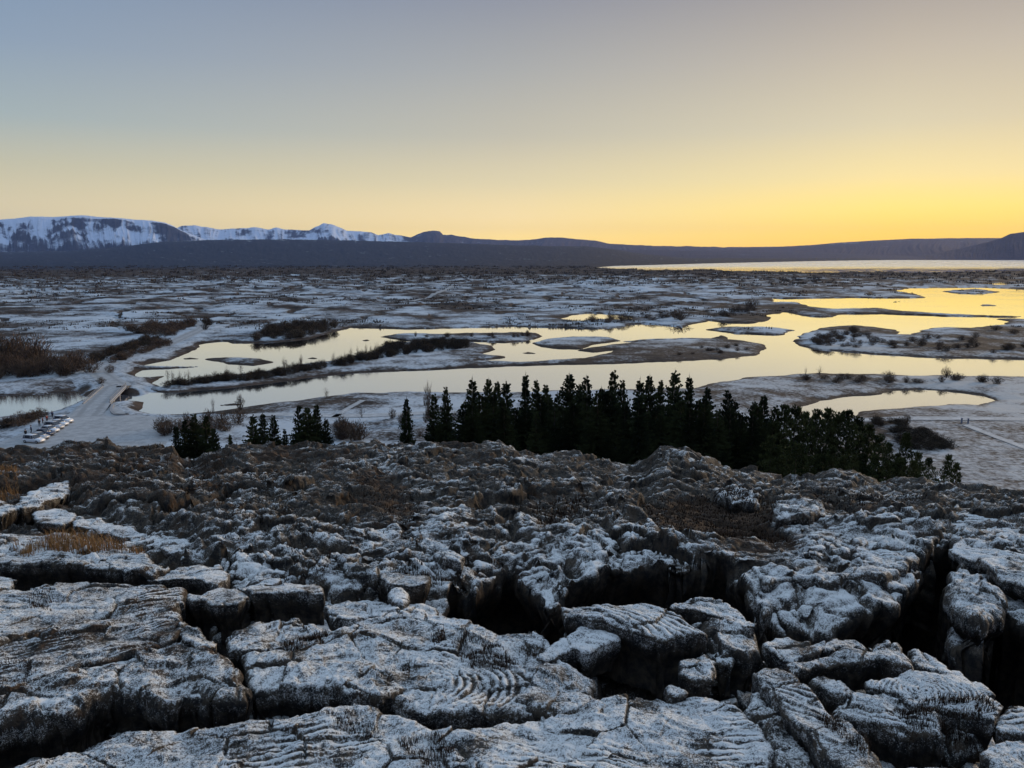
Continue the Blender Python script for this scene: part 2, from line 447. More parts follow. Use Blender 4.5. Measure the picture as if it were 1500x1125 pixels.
W_PONDS = [
 [(823,467),(840,461),(870,459),(900,461),(925,466),(910,469),(870,468),(845,471)],
 [(1178,597),(1200,586),(1240,581),(1290,577),(1310,571),(1345,569.5),(1400,574),(1440,579),(1461,587),(1435,595),(1390,593),(1340,597),(1290,601),(1262,604),(1250,612),(1215,622),(1190,620),(1178,608)],
 [(1440,415),(1465,413),(1480,416),(1462,418)],
 [(500,481),(515,479.5),(536,481),(520,483.5)],
]
ISLES = [
 [(557,493),(590,489),(640,490),(700,489),(750,487.5),(785,488.5),(794,493),(770,500),(740,502),(690,500),(640,498),(590,499),(570,495)],
 [(780,503),(800,497),(840,494),(890,494),(908,499),(870,505),(850,512),(810,511),(790,508)],
 [(1035,483),(1060,480),(1100,479),(1140,481),(1168,484),(1140,491),(1080,489)],
 [(299,526),(330,524),(380,526),(403,531),(370,536),(330,533)],
 [(1162,500),(1170,493),(1200,481),(1250,477),(1290,480),(1317,484),(1308,491),(1335,491),(1350,484),(1375,480),(1420,481),(1470,476),(1480,471),(1462,467.5),(1480,467),(1500,468),(1750,470),(1750,528),(1500,527),(1400,524.5),(1280,519),(1200,512),(1170,507)],
 [(1378,427),(1410,425),(1432,423.5),(1466,428),(1430,431),(1405,430)],
 [(1436,448),(1450,446.5),(1462,448)],[(1302,443),(1312,441.5),(1324,442.5)],
 [(266,525.5),(280,524),(292,525.5)],[(450,526),(458,524.5),(467,526)],[(532,498.5),(540,497),(543,499)],[(1046,495.5),(1060,491.5),(1069,495),(1069,499)],
 [(905,500.5),(960,497),(1010,496),(1068,497),(1068,499),(1010,499),(960,500)],
 [(760,517),(775,515.5),(785,517)],[(640,519),(690,517),(741,522),(742,524),(700,526)],[(320,594),(345,591),(352,593)],
]
ROAD_PX = [(150,592),(152,588),(170,563),(158,553),(146,545),(150,537),(172,526),(215,514),(250,502),(275,491),(296,481),(297,476),(288,472)]
TRACK_PX = [(215,611),(300,609),(400,607),(520,609),(660,604),(800,606),(900,608),(1000,608),(1100,609),(1180,613),(1260,615),(1330,613),(1420,613),(1500,614),(1700,616)]
PATH_R_PX = [(1414,622),(1455,638),(1500,655),(1560,678)]
PATH_B_PX = [(488,612),(510,598),(532,586)]
PARK_PX = [(-60,680),(-20,655),(20,640),(60,617),(100,607),(112,594),(150,592),(168,592),(186,606),(240,611),(330,609),(330,616),(250,640),(220,680)]
road_w = wz(ROAD_PX, 1.6); track_w = wz(TRACK_PX, 1.2); pathr_w = wz(PATH_R_PX, 1.2); pathb_w = wz(PATH_B_PX, 1.2); park_w = wz(PARK_PX, 1.6)

# low heath rising towards the mountains at the left: skyline of the low dark land
HEATH = [(-600,362),(-150,366),(0,370),(120,368),(190,362),(260,354),(330,352),(420,351.5),(520,353),(640,356),(760,360),(860,362),(890,365),(940,373),(1000,378.5),(1200,379),(1500,379),(1900,379)]
def prof(pts, u):
    a = np.array(pts, float); return np.interp(u, a[:, 0], a[:, 1])

def shore_sd(x, y):
    d = np.sqrt(x * x + y * y)
    w = np.clip(d * 0.006, 0.3, 14.0)
    wx = x + w * (fbm(x, y, 18.0, 4, 3) * 1.0 + 0.6 * fbm(x, y, 70.0, 3, 13)) * sstep(3500, 1500, d); wy = y + w * 2.2 * fbm(x, y, 16.0, 4, 4) * sstep(3500, 1500, d)
    far = -400.0
    s = np.full(x.shape, far)
    for P in [W_MAIN, W_RIVER, W_UPPER, W_LAKE] + W_PONDS:
        s = np.maximum(s, sdf(wx, wy, wz(P), 400.0, far))
    for P in ISLES:
        s = np.minimum(s, -sdf(wx, wy, wz(P), 60.0, far))
    return -s      # positive on land

def plain_fields(x, y):
    d = np.sqrt(x * x + y * y)
    s = shore_sd(x, y)
    land = 1.0 * (1 - np.exp(-np.maximum(s, 0) / 4.0)) + 0.12
    bed = -1.5 * (1 - np.exp(np.minimum(s, 0) / 4.0)) - 0.02
    inland = sstep(4, 60, s) * sstep(330, 620, d)
    hm = fbm(x, y, 95.0, 5, 21, 0.55)
    hm2 = fbm(x, y, 28.0, 4, 31)
    scale = np.clip(d / 900.0, 0.6, 2.2)
    hum = inland * (3.6 * scale * np.maximum(hm + 0.12, -0.1) + 1.3 * scale * np.abs(hm2) )
    pl, cr, _ = plates(x + 14 * fbm(x, y, 40, 2, 41), y + 14 * fbm(x, y, 40, 2, 42), 46.0, 5, 0.15)
    hum = hum + inland * (1.2 * pl - 1.6 * np.exp(-(cr / 4.0) ** 2))
    small = 0.10 * fbm(x, y, 5.0, 4, 51) * sstep(0, 3, s)
    hum = np.maximum(hum, -0.6)
    z = np.where(s > 0, land + hum + small, bed)
    # heath slope
    u = 750 + F * (x / np.maximum(y, 1)) * math.cos(PITCH)
    top = CAMZ + 8200.0 * np.tan(-(PITCH + np.arctan((prof(HEATH, u) - 562.5) / F)))
    t = sstep(1900, 8200, y)
    z = np.where(s > 0, z + np.maximum(top - 1.0, 0) * t * t + t * 5 * fbm(x, y, 600, 4, 61), z)
    # flattened ground for road, car park, tracks
    rd = linedist(x, y, road_w, 40); pk = sdf(x, y, park_w, 30, -1e3); tr = linedist(x, y, track_w, 30)
    fl = np.maximum(sstep(13, 5, rd), sstep(-7, -1, pk))
    # no bank under the bridge itself
    bx, by = on_z(150, 578, 1.6)
    br = np.sqrt((x - bx) ** 2 + (y - by) ** 2)
    fl = fl * (1 - sstep(14, 9, br) * (s < 0.5))
    z = z * (1 - fl) + 1.45 * fl
    tr2 = np.minimum(linedist(x, y, pathr_w, 20), linedist(x, y, pathb_w, 20)) + 0.3
    ft = np.maximum(sstep(6, 2.5, np.minimum(tr, tr2)), 0) * (s > 0); z = z * (1 - ft) + 1.1 * ft
    # snow / brown
    n1 = fbm(x, y, 60.0, 5, 71, 0.6); n2 = fbm(x, y, 300.0, 4, 81)
    snow = 0.48 + 1.35 * n1 + 0.5 * n2
    snow = snow - 0.5 * np.exp(-(cr / 6.0) ** 2) * inland
    band = sstep(1250, 2000, d + 500 * n2)
    snow = snow - 0.60 * band * (1 - 0.15 * sstep(3000, 5000, d)) 
    lowl = 1 - sstep(330, 520, d)
    brown = 0.32 + 0.5 * sstep(-20, 120, x) * lowl + 0.3 * n1 + 0.35 * sstep(500, 0, np.abs(x - 900)) * 0
    snow = snow - 0.16 * lowl * sstep(-60, 40, x) - 0.10 * sstep(260, 300, d) * (d < 420)
    # brown rims along the shores and islands
    rim = np.exp(-np.maximum(s, 0) / np.clip(d * 0.006, 0.8, 4)) * (s > 0)
    snow = snow + 0.15 * lowl + 0.7 * fbm(x, y, 11.0, 4, 93, .6) * lowl + 0.5 * fbm(x, y, 22.0, 4, 94, .6) * (1 - lowl) * sstep(1800, 1000, d)
    snow = snow - 0.7 * rim - 0.22 * sstep(1600, 2600, d)
    snow = np.where(fl > 0.3, np.maximum(snow, 0.62), snow)
    # the flat frosted meadow at the lower right
    md = sstep(1290, 1340, u) * sstep(235, 200, d) ; snow = snow * (1 - md) + (0.56 + 0.12 * n1 + 0.25 * fbm(x, y, 2.5, 3, 91)) * md; brown = np.maximum(brown, md * 0.8)
    brown = np.where(d > 1200, brown * 0.4 + 0.25 * sstep(-600, 1200, x), brown)
    snow = snow + 0.75 * sstep(0.80, 0.97, t) * sstep(-500, -1500, x) * 0 + 0.55 * sstep(.86, .98, t) * sstep(700, 300, u) * (0.6 + 1.6 * fbm(x, y * 3.0, 900, 4, 95))
    brown = np.where((d > 380) & (x < 300), brown * 0.45, brown)
    heath = sstep(2300, 3200, d) * sstep(1100, 500, u)  # far zone where the heath's colour takes on the painted haze blue
    return z, s, snow, np.clip(brown, 0, 1), heath

naz = 1150
azs = np.linspace(rad(-41), rad(41), naz)
ths = np.concatenate([np.arange(rad(22.0), rad(14.0), -rad(0.06)), np.arange(rad(14.0), rad(1.5), -rad(0.026)), np.arange(rad(1.5), rad(0.20), -rad(0.011))])
dist = CAMZ / np.tan(ths)
D, A = np.meshgrid(dist, azs, indexing='ij')
X = D * np.tan(A); Y = D.copy()
Z, S, SN, BR, HT = plain_fields(X, Y)
me = mesh_np('plain', np.stack([X, Y, Z], -1).reshape(-1, 3), grid_quads(len(dist), naz)[:, ::-1], attrs={'snow': SN, 'brown': BR, 'heath': HT})
link('plain', me, M_PLAIN, kind='structure')
PZ = Z; PD = dist
def ground_z(x, y):
    """height of the plain mesh at a point"""
    ti = np.interp(y, dist, np.arange(len(dist))); ai = (math.atan2(x, y) - azs[0]) / (azs[1] - azs[0])
    i = int(np.clip(ti, 0, len(dist) - 2)); j = int(np.clip(ai, 0, naz - 2)); a = ti - i; b = ai - j
    return float((PZ[i, j] * (1 - b) + PZ[i, j + 1] * b) * (1 - a) + (PZ[i + 1, j] * (1 - b) + PZ[i + 1, j + 1] * b) * a)
def shore_at(x, y):
    ti = np.interp(y, dist, np.arange(len(dist))); ai = (math.atan2(x, y) - azs[0]) / (azs[1] - azs[0])
    return float(S[int(np.clip(round(ti), 0, len(dist) - 1)), int(np.clip(round(ai), 0, naz - 1))])

# water: one sheet at level zero
me = bpy.data.meshes.new('water')
me.from_pydata([(-9000, 90, 0), (12000, 90, 0), (14000, 11300, 0), (-12000, 11300, 0)], [], [(0, 1, 2, 3)]); me.update()
link('water', me, M_WATER, kind='structure')
# land sheet that carries on under everything to the horizon
me = bpy.data.meshes.new('far_ground')
me.from_pydata([(-60000, -3000, -3), (60000, -3000, -3), (60000, 70000, -3), (-60000, 70000, -3)], [], [(0, 1, 2, 3)]); me.update()
link('ground', me, simple('dark heath', (0.05, 0.045, 0.05), 0.95), kind='structure')

# ------------------------------------------------------------------ mountains
def range_mesh(name, profile, d_ridge, d_foot, base_v, snow_fn, gully=0.0, plateau=0.0, jag=0.0, seed=1, cols=700, rows=90, brown=0.0, back=0.35, pw=1.3, jit=0.35):
    a = np.array(profile, float)
    us = np.linspace(a[0, 0], a[-1, 0], cols)
    vs = np.interp(us, a[:, 0], a[:, 1])
    vs = vs - 1.6 * jit * fbm(us, us * 0 + seed * 7.3, 26.0, 4, seed, .6)
    tx = (us - 750) / F / math.cos(PITCH)
    rel = -np.tan(PITCH + np.arctan((vs - 562.5) / F))
    t = np.concatenate([np.linspace(0, 1, rows), 1 + np.linspace(0.04, back, 12)])
    T, U = np.meshgrid(t, us, indexing='ij')
    Hn = (CAMZ + d_ridge * rel)[None, :]
    Yd = d_foot + (d_ridge - d_foot) * T
    Xd = Yd * tx[None, :]
    x, y = Xd, Yd
    tt = np.minimum(T, 1)
    sh = tt ** pw
    if plateau: sh = np.where(tt < 1 - plateau, (tt / (1 - plateau)) ** pw * 0.93, 0.93 + 0.07 * (tt - 1 + plateau) / plateau)
    lam = (d_ridge - d_foot)
    ax = U * d_ridge / F / lam * 5.0
    ax = ax + 0.10 * pn(ax * .8, T * 2.0, seed)
    g = np.abs(pn(ax * 0.9, T * 1.1 + 4, seed + 1)); g2 = np.abs(pn(ax * 6.5 + 0.2 * pn(ax * 3, T * 2, seed + 4), T * 1.0, seed + 2)) * .5 + .5 * np.abs(pn(ax * 17 + 0.3 * pn(ax * 5, T * 3, seed + 4), T * 1.8, seed + 6))
    gl = (0.6 * (g - 0.25) + 0.4 * (g2 - 0.25)) * np.sin(np.pi * np.clip(tt, 0, 1) ** 0.8) * gully
    Zd = Hn * (sh + gl) + jag * Hn * fbm(x, y, lam * 0.25, 5, seed + 3) * sh * (0.3 + 0 * x)
    over = np.clip((T - 1) / back, 0, 1)
    Zd = Zd * (1 - 0.6 * over * over) - 4 * (T <= 0)
    Zd = np.where(T <= 0, -3, Zd)
    sn = snow_fn(U, tt, g, g2, x, y, lam)
    me = mesh_np(name, np.stack([x, y, Zd], -1).reshape(-1, 3), grid_quads(*x.shape), attrs={'snow': sn, 'brown': np.full(x.shape, brown) if np.isscalar(brown) else brown(U, tt)})
    return link(name, me, M_MTN, kind='structure')

MT_A = [(-420,372),(-260,352),(-150,340),(-60,330),(0,325.5),(22,322),(45,320),(68,317),(100,318),(140,316),(165,317.5),(190,319),(215,322),(240,323),(258,326),(270,331),(280,337),(296,344),(312,350),(330,356),(350,363),(370,368)]
range_mesh('snow_mountain', MT_A, 13000, 10300, 372,
  lambda U, t, g, g2, x, y, lam: 0.15 + 0.80 * sstep(0.12, 0.5, t) - 0.8 * g2 * sstep(0.92, 0.75, t) - 3.0 * np.maximum(fbm(U, t * 70, 48, 5, 55, .6) + .08, 0) * sstep(.97, .85, t) * sstep(.3, .55, t)  + 0.25 * fbm(x, y, 500, 3, 5) - 0.4 * sstep(230, 262, U) * sstep(0.45, 0.95, t) * sstep(1.01, 0.97, t) + 0.35 * sstep(0.93, 0.97, t),
  gully=0.34, plateau=0.12, jag=0.10, seed=5, brown=0.0, pw=1.15)
MT_B = [(200,352),(250,345),(268,338),(276,333),(282,330.5),(300,330),(310,332),(322,334),(338,336.5),(360,335),(385,333),(395,334.5),(405,336),(416,333),(428,336),(445,337),(462,337.5),(470,333),(476,331),(483,327),(492,328),(500,331),(508,334),(515,338),(530,338.5),(550,340),(560,345),(568,343),(575,341),(585,344),(600,346.5),(606,347),(615,343),(625,339.5),(638,337.5),(648,339),(652,344),(664,344),(680,347),(700,350),(740,352),(775,351.5),(790,349),(805,347.5),(822,347.5),(838,350),(850,350.5),(870,353),(890,357),(950,360),(1030,361.5),(1100,362),(1200,362)]
range_mesh('mountain_ridge', MT_B, 19000, 13500, 366,
  lambda U, t, g, g2, x, y, lam: (0.95 - 0.75 * sstep(520, 700, U) - 0.3 * sstep(600, 620, U) * sstep(660, 645, U)) * sstep(0.28, 0.5, t) + 0.10 - 1.1 * g2 - 1.7 * np.maximum(fbm(U, t * 60, 34, 5, 56, .6), 0) + 0.25 * fbm(x, y, 900, 3, 8),
  gully=0.30, jag=0.05, seed=11, jit=1.0, brown=lambda U, t: sstep(500, 1000, U) * 0.8, pw=0.9)
MT_D = [(1020,364),(1090,362),(1150,360.5),(1180,358.5),(1220,355),(1270,352),(1320,349.5),(1380,349),(1430,348.5),(1500,350),(1600,349),(1750,352),(1900,360)]
range_mesh('far_hill', MT_D, 16500, 11200, 380,
  lambda U, t, g, g2, x, y, lam: 0.12 + 0.22 * sstep(0.4, 1, t) + 0.3 * fbm(x, y, 900, 3, 8) - 0.5 * g2, gully=0.12, jag=0.02, seed=21, brown=0.7, pw=0.8)
MT_E = [(1290,379.5),(1320,378),(1350,372),(1380,366),(1405,360),(1425,355.5),(1445,349),(1458,343),(1468,341),(1480,339),(1500,338),(1530,338.5),(1570,343),(1650,350),(1750,356),(1900,368)]
range_mesh('dark_hill', MT_E, 11200, 9800, 380,
  lambda U, t, g, g2, x, y, lam: -0.2 + 0.2 * fbm(x, y, 300, 3, 8), gully=0.25, jag=0.07, seed=31, brown=0.7, pw=0.8)
MT_F = [(820,380),(900,366),(1000,367),(1100,369),(1200,370),(1300,373),(1350,376),(1400,379.5)]
range_mesh('low_hill', MT_F, 12500, 9800, 380,
  lambda U, t, g, g2, x, y, lam: 0.1 + 0.35 * fbm(x, y, 700, 3, 8) - 0.2 * g2, gully=0.1, jag=0.03, seed=41, brown=0.5, pw=0.7)
# ================================================================== FOREGROUND: frosted lava above the plain
ZD = np.array([2, 5, 8, 10.5, 12.5, 15, 18.5, 22, 26, 32, 40.0])
ZR = np.array([-5.6, -5.85, -6.0, -6.1, -6.2, -6.55, -7.0, -7.35, -8.0, -9.0, -9.9])
CREST = [(-300,650),(0,655),(60,651),(110,647),(150,648),(170,655),(215,652),(245,653),(262,668),(280,672),(300,661),(340,650),(380,650),(425,653),(470,648),(510,645),(560,648),(620,647),(680,650),(735,647),
 (760,656),(790,664),(830,662),(860,662),(890,668),(930,677),(950,670),(965,658),(985,651),(1005,655),(1040,666),(1080,681),(1130,692),(1170,697),(1200,692),(1230,686),(1265,693),(1300,704),(1340,703),(1370,699),(1400,703),(1440,713),(1500,719),(1700,725)]
def crest_z(x, y):
    u = 750 + F * (x / np.maximum(y, .5)) * math.cos(PITCH)
    v = prof(CREST, u)
    return -40.0 * np.tan(PITCH + np.arctan((v - 562.5) / F))
def zref(x, y):
    """macro height of the lava relative to the camera"""
    c = crest_z(x, np.maximum(y, 1.0))
    z = np.interp(y, ZD, ZR)
    w = sstep(22, 40, y)
    z = z + w * (c - ZR[-1])
    # behind the crest it falls to the plain
    fall = np.maximum(y - 40.5, 0)
    return np.where(y > 40.5, np.maximum(c - fall * 0.52 - 0.5 * sstep(0, 6, fall), -41.5), z)

def px_ref(pts, dz=0.0):
    """pixels -> points on the lava's macro surface (+dz)"""
    a = np.array(pts, float); dx, dy, dzr = ray(a[:, 0], a[:, 1])
    y = np.full(len(a), 14.0)
    lo = np.full(len(a), 2.0); hi = np.full(len(a), 60.0)
    for _ in range(40):
        y = (lo + hi) / 2; t = y / dy
        below = dzr * t < zref(dx * t, y) + dz
        hi = np.where(below, y, hi); lo = np.where(below, lo, y)
    return np.stack([dx * y / dy, y], 1)

CHASM = [(628,872),(660,838),(700,842),(745,812),(800,850),(850,835),(900,828),(960,822),(1010,822),(1055,818),(1095,842),(1120,862),(1190,868),(1270,862),(1318,850),(1345,825),(1372,792),(1392,790),(1398,806),(1410,832),(1440,850),(1480,868),(1560,880),
 (1640,960),(1560,1035),(1490,1030),(1455,1005),(1405,972),(1330,942),(1250,925),(1150,925),(1112,918),(1060,888),(1000,900),(900,905),(820,912),(760,926),(735,920),(700,905),(650,892)]
CLEFTS = [  # smaller dark gaps in the rock
 ([(-80,712),(110,698),(135,742),(290,776),(305,830),(200,832),(0,792),(-80,790)], 0.34),
 ([(-60,822),(0,824),(64,828),(110,832),(150,838),(215,846),(235,862),(150,858),(60,858),(0,864),(-60,868)], 0.75),
 ([(205,800),(262,815),(285,803),(320,815),(330,828),(270,828),(235,835)], 0.5),
 ([(262,868),(275,870),(310,885),(365,885),(365,925),(310,930),(262,905)], 0.8),
 ([(472,880),(487,905),(520,905),(480,925),(470,930)], 0.6),
 ([(370,1015),(500,1010),(545,1040),(600,1040),(650,1055),(700,1060),(660,1080),(600,1050),(500,1035),(380,1060)], 0.7),
 ([(240,1065),(365,1020),(372,1050),(240,1070),(100,1090),(0,1130),(0,1110)], 0.6),
 ([(885,930),(950,940),(985,945),(1000,990),(940,995),(880,965)], 0.6),
 ([(1200,960),(1330,985),(1280,1000),(1180,990),(1165,975)], 0.5),
 ([(1265,1095),(1330,1070),(1420,1085),(1440,1125),(1300,1140)], 0.35),
 ([(20,735),(60,740),(45,775),(0,775),(-40,760)], 0.6),
]
HOLLOWS = [ # grassy hollows of the middle ground
 ([(930,740),(1020,725),(1085,735),(1150,750),(1120,790),(1040,790),(960,770)], 0.5),
 ([(1020,790),(1110,770),(1180,790),(1150,815),(1080,815)], 0.4),
 ([(560,690),(620,740),(600,790),(540,760),(520,700)], 0.25),
 ([(1180,730),(1290,745),(1380,740),(1330,755),(1200,760)], 0.3)]
def fore_fields(x, y):
    base = zref(x, y)
    d = np.sqrt(x * x + y * y)
    wx = x + 0.25 * fbm(x, y, 1.6, 4, 101); wy = y + 0.35 * fbm(x, y, 1.6, 4, 102)
    mid = sstep(13.5, 18, y)                     # middle ground: free lumps; near: floor under the slabs
    beyond = sstep(40, 52, y)
    q = fbm(x, y, 7.5, 4, 111); q2 = fbm(x, y, 2.4, 4, 112)
    # broken plates, three sizes
    qx = x * 0.55 + 0.9 * fbm(x, y, 3.0, 3, 113); qy = y + 0.9 * fbm(x, y, 3.0, 3, 114)
    p1, c1, _ = plates(qx, qy, 1.9, 1, 0.30)
    p2, c2, _ = plates(qx * 1.3 + 0.4 * fbm(x, y, .9, 2, 115), qy + .3 * fbm(x, y, .9, 2, 116), 0.62, 2, 0.30)
    p3, c3, _ = plates(qx * 1.2, qy + .2 * q2, 0.27, 3, 0.35)
    crack = np.exp(-(c1 / 0.11) ** 2)
    crack2 = np.exp(-(c2 / 0.05) ** 2)
    bil = np.abs(fbm(x, y, 1.1, 4, 117, 0.6))
    flow = fbm(x, y, 5.0, 2, 118) * 22.0 + y * 5.5 + x * 1.2      # stratified lava sheets
    strat = np.abs(np.sin(flow + 0.8 * q2)) 
    sm = fbm(x, y, 0.34, 3, 119)
    rid = 1 - np.abs(fbm(x * .7, y, 1.3, 5, 171, 0.62)) * 2.6; rid2 = 1 - np.abs(fbm(x * .6, y, 0.42, 4, 172, 0.6)) * 2.6
    rid = np.maximum(rid, -.6); rid2 = np.maximum(rid2, -.6)
    lump = 0.42 * q + 0.30 * q2 + 0.30 * p1 + 0.17 * p2 + 0.07 * p3 - 0.05 * np.exp(-(c3 / 0.025) ** 2) - 0.26 * crack - 0.10 * crack2 + 0.17 * rid + 0.06 * rid2 + 0.05 * strat + 0.05 * sm - 0.13
    near = -0.62 + 0.22 * q2 + 0.24 * p2 - 0.10 * bil + 0.06 * sm - 0.15 * crack2 + 0.03 * strat
    k = np.where(y > 13, mid, 0)
    z = base + lump * (k * (1 - 0.55 * sstep(33, 40, y) * sstep(50, 41, y))) + near * (1 - k)
    z = z + 0.25 * sstep(30, 40, y) * sstep(48, 41, y) * (0.8 * p2 - 0.9 + 0.9 * fbm(x, y, 1.5, 4, 131))
    # left middle slabs area sits lower too, so that slabs stand proud
    z = z - beyond * 0.0
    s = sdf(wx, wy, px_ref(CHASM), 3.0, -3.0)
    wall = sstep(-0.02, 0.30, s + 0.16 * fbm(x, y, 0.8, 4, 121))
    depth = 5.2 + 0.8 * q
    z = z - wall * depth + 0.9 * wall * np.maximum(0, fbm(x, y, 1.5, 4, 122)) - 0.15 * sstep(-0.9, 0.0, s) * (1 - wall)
    cl = np.zeros_like(z)
    for P, dp in CLEFTS:
        s2 = sdf(wx, wy, px_ref(P), 1.0, -1.0)
        cl = np.maximum(cl, dp * sstep(-0.15, 0.2, s2))
    z = z - cl * (1 - 0.0 * k)
    hol = np.zeros_like(z)
    for P, dp in HOLLOWS:
        s2 = sdf(wx, wy, px_ref(P), 2.0, -2.0)
        w = sstep(-0.8, 0.8, s2); hol = np.maximum(hol, w * min(1, dp * 2))
    z = z * (1 - 0.6 * hol) + (base - 0.25 + 0.12 * sm + 0.15 * q2) * 0.6 * hol
    # slope below the crest: smooth scree and heather
    sl = sstep(42, 55, y)
    z = z * (1 - sl) + (base + 1.2 * fbm(x, y, 9.0, 4, 141) * sstep(-41.5, -37, base)) * sl
    pm = fbm(x, y, 3.6, 4, 173, .6)
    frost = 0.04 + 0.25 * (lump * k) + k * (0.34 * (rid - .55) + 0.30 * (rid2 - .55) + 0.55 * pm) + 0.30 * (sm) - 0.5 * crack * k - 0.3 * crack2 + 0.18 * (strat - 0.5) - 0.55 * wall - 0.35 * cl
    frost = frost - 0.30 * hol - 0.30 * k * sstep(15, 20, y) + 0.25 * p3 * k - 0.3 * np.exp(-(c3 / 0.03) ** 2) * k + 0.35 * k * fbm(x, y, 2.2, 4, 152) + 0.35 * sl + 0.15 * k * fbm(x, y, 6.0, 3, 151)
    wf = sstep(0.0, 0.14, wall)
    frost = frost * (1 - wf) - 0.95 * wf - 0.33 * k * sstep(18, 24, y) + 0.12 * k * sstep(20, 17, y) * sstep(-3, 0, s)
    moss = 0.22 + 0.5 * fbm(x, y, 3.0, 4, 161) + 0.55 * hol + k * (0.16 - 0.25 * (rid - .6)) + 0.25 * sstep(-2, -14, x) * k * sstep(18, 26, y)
    return z, frost, moss, wall, s

nazf = 900
azf = np.linspace(rad(-47), rad(47), nazf)
df = [2.6]
while df[-1] < 120:
    dd = df[-1]
    rate = 0.0026 if dd < 9 else 0.0019 if dd < 42 else 0.02
    df.append(dd * (1 + rate))
df = np.array(df)
D, A = np.meshgrid(df, azf, indexing='ij')
X = D * np.tan(A); Y = D.copy()
FZ, FR, MO, WL, SC = fore_fields(X, Y)
verts = np.stack([X, Y, FZ + CAMZ], -1)
# roughen steep faces sideways so that the chasm walls are not plain
gy = np.gradient(FZ, axis=0) / np.maximum(np.gradient(Y, axis=0), 1e-4); gx = np.gradient(FZ, axis=1) / np.maximum(np.gradient(X, axis=1), 1e-4)
st = np.clip((np.sqrt(gx * gx + gy * gy) - 0.8) / 2.5, 0, 1)
nrm = np.sqrt(gx * gx + gy * gy) + 1e-3
# the chasm's walls are undercut beneath the rim
sx = np.gradient(SC, axis=1) / np.maximum(np.gradient(X, axis=1), 1e-4); sy = np.gradient(SC, axis=0) / np.maximum(np.gradient(Y, axis=0), 1e-4) 
sl = np.sqrt(sx * sx + sy * sy) + 1e-3
uc = 0.75 * sstep(0.03, 0.30, WL) * sstep(2.2, 0.6, SC) * (SC > -2.9)
verts[..., 0] -= np.clip(sx / sl, -1, 1) * uc; verts[..., 1] -= np.clip(sy / sl, -1, 1) * uc
w3 = fbm3(X, Y, FZ, 0.55, 3, 5)
verts[..., 0] += -gx / nrm * st * w3 * 0.22; verts[..., 1] += -gy / nrm * st * w3 * 0.22
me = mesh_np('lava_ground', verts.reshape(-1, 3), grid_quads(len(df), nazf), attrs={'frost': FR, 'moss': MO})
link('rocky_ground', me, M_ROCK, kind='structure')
FD = df
def fore_z(x, y):
    ti = np.interp(y, FD, np.arange(len(FD))); ai = (math.atan2(x, y) - azf[0]) / (azf[1] - azf[0])
    i = int(np.clip(round(ti), 0, len(FD) - 1)); j = int(np.clip(round(ai), 0, nazf - 1))
    return float(FZ[i, j]) + CAMZ

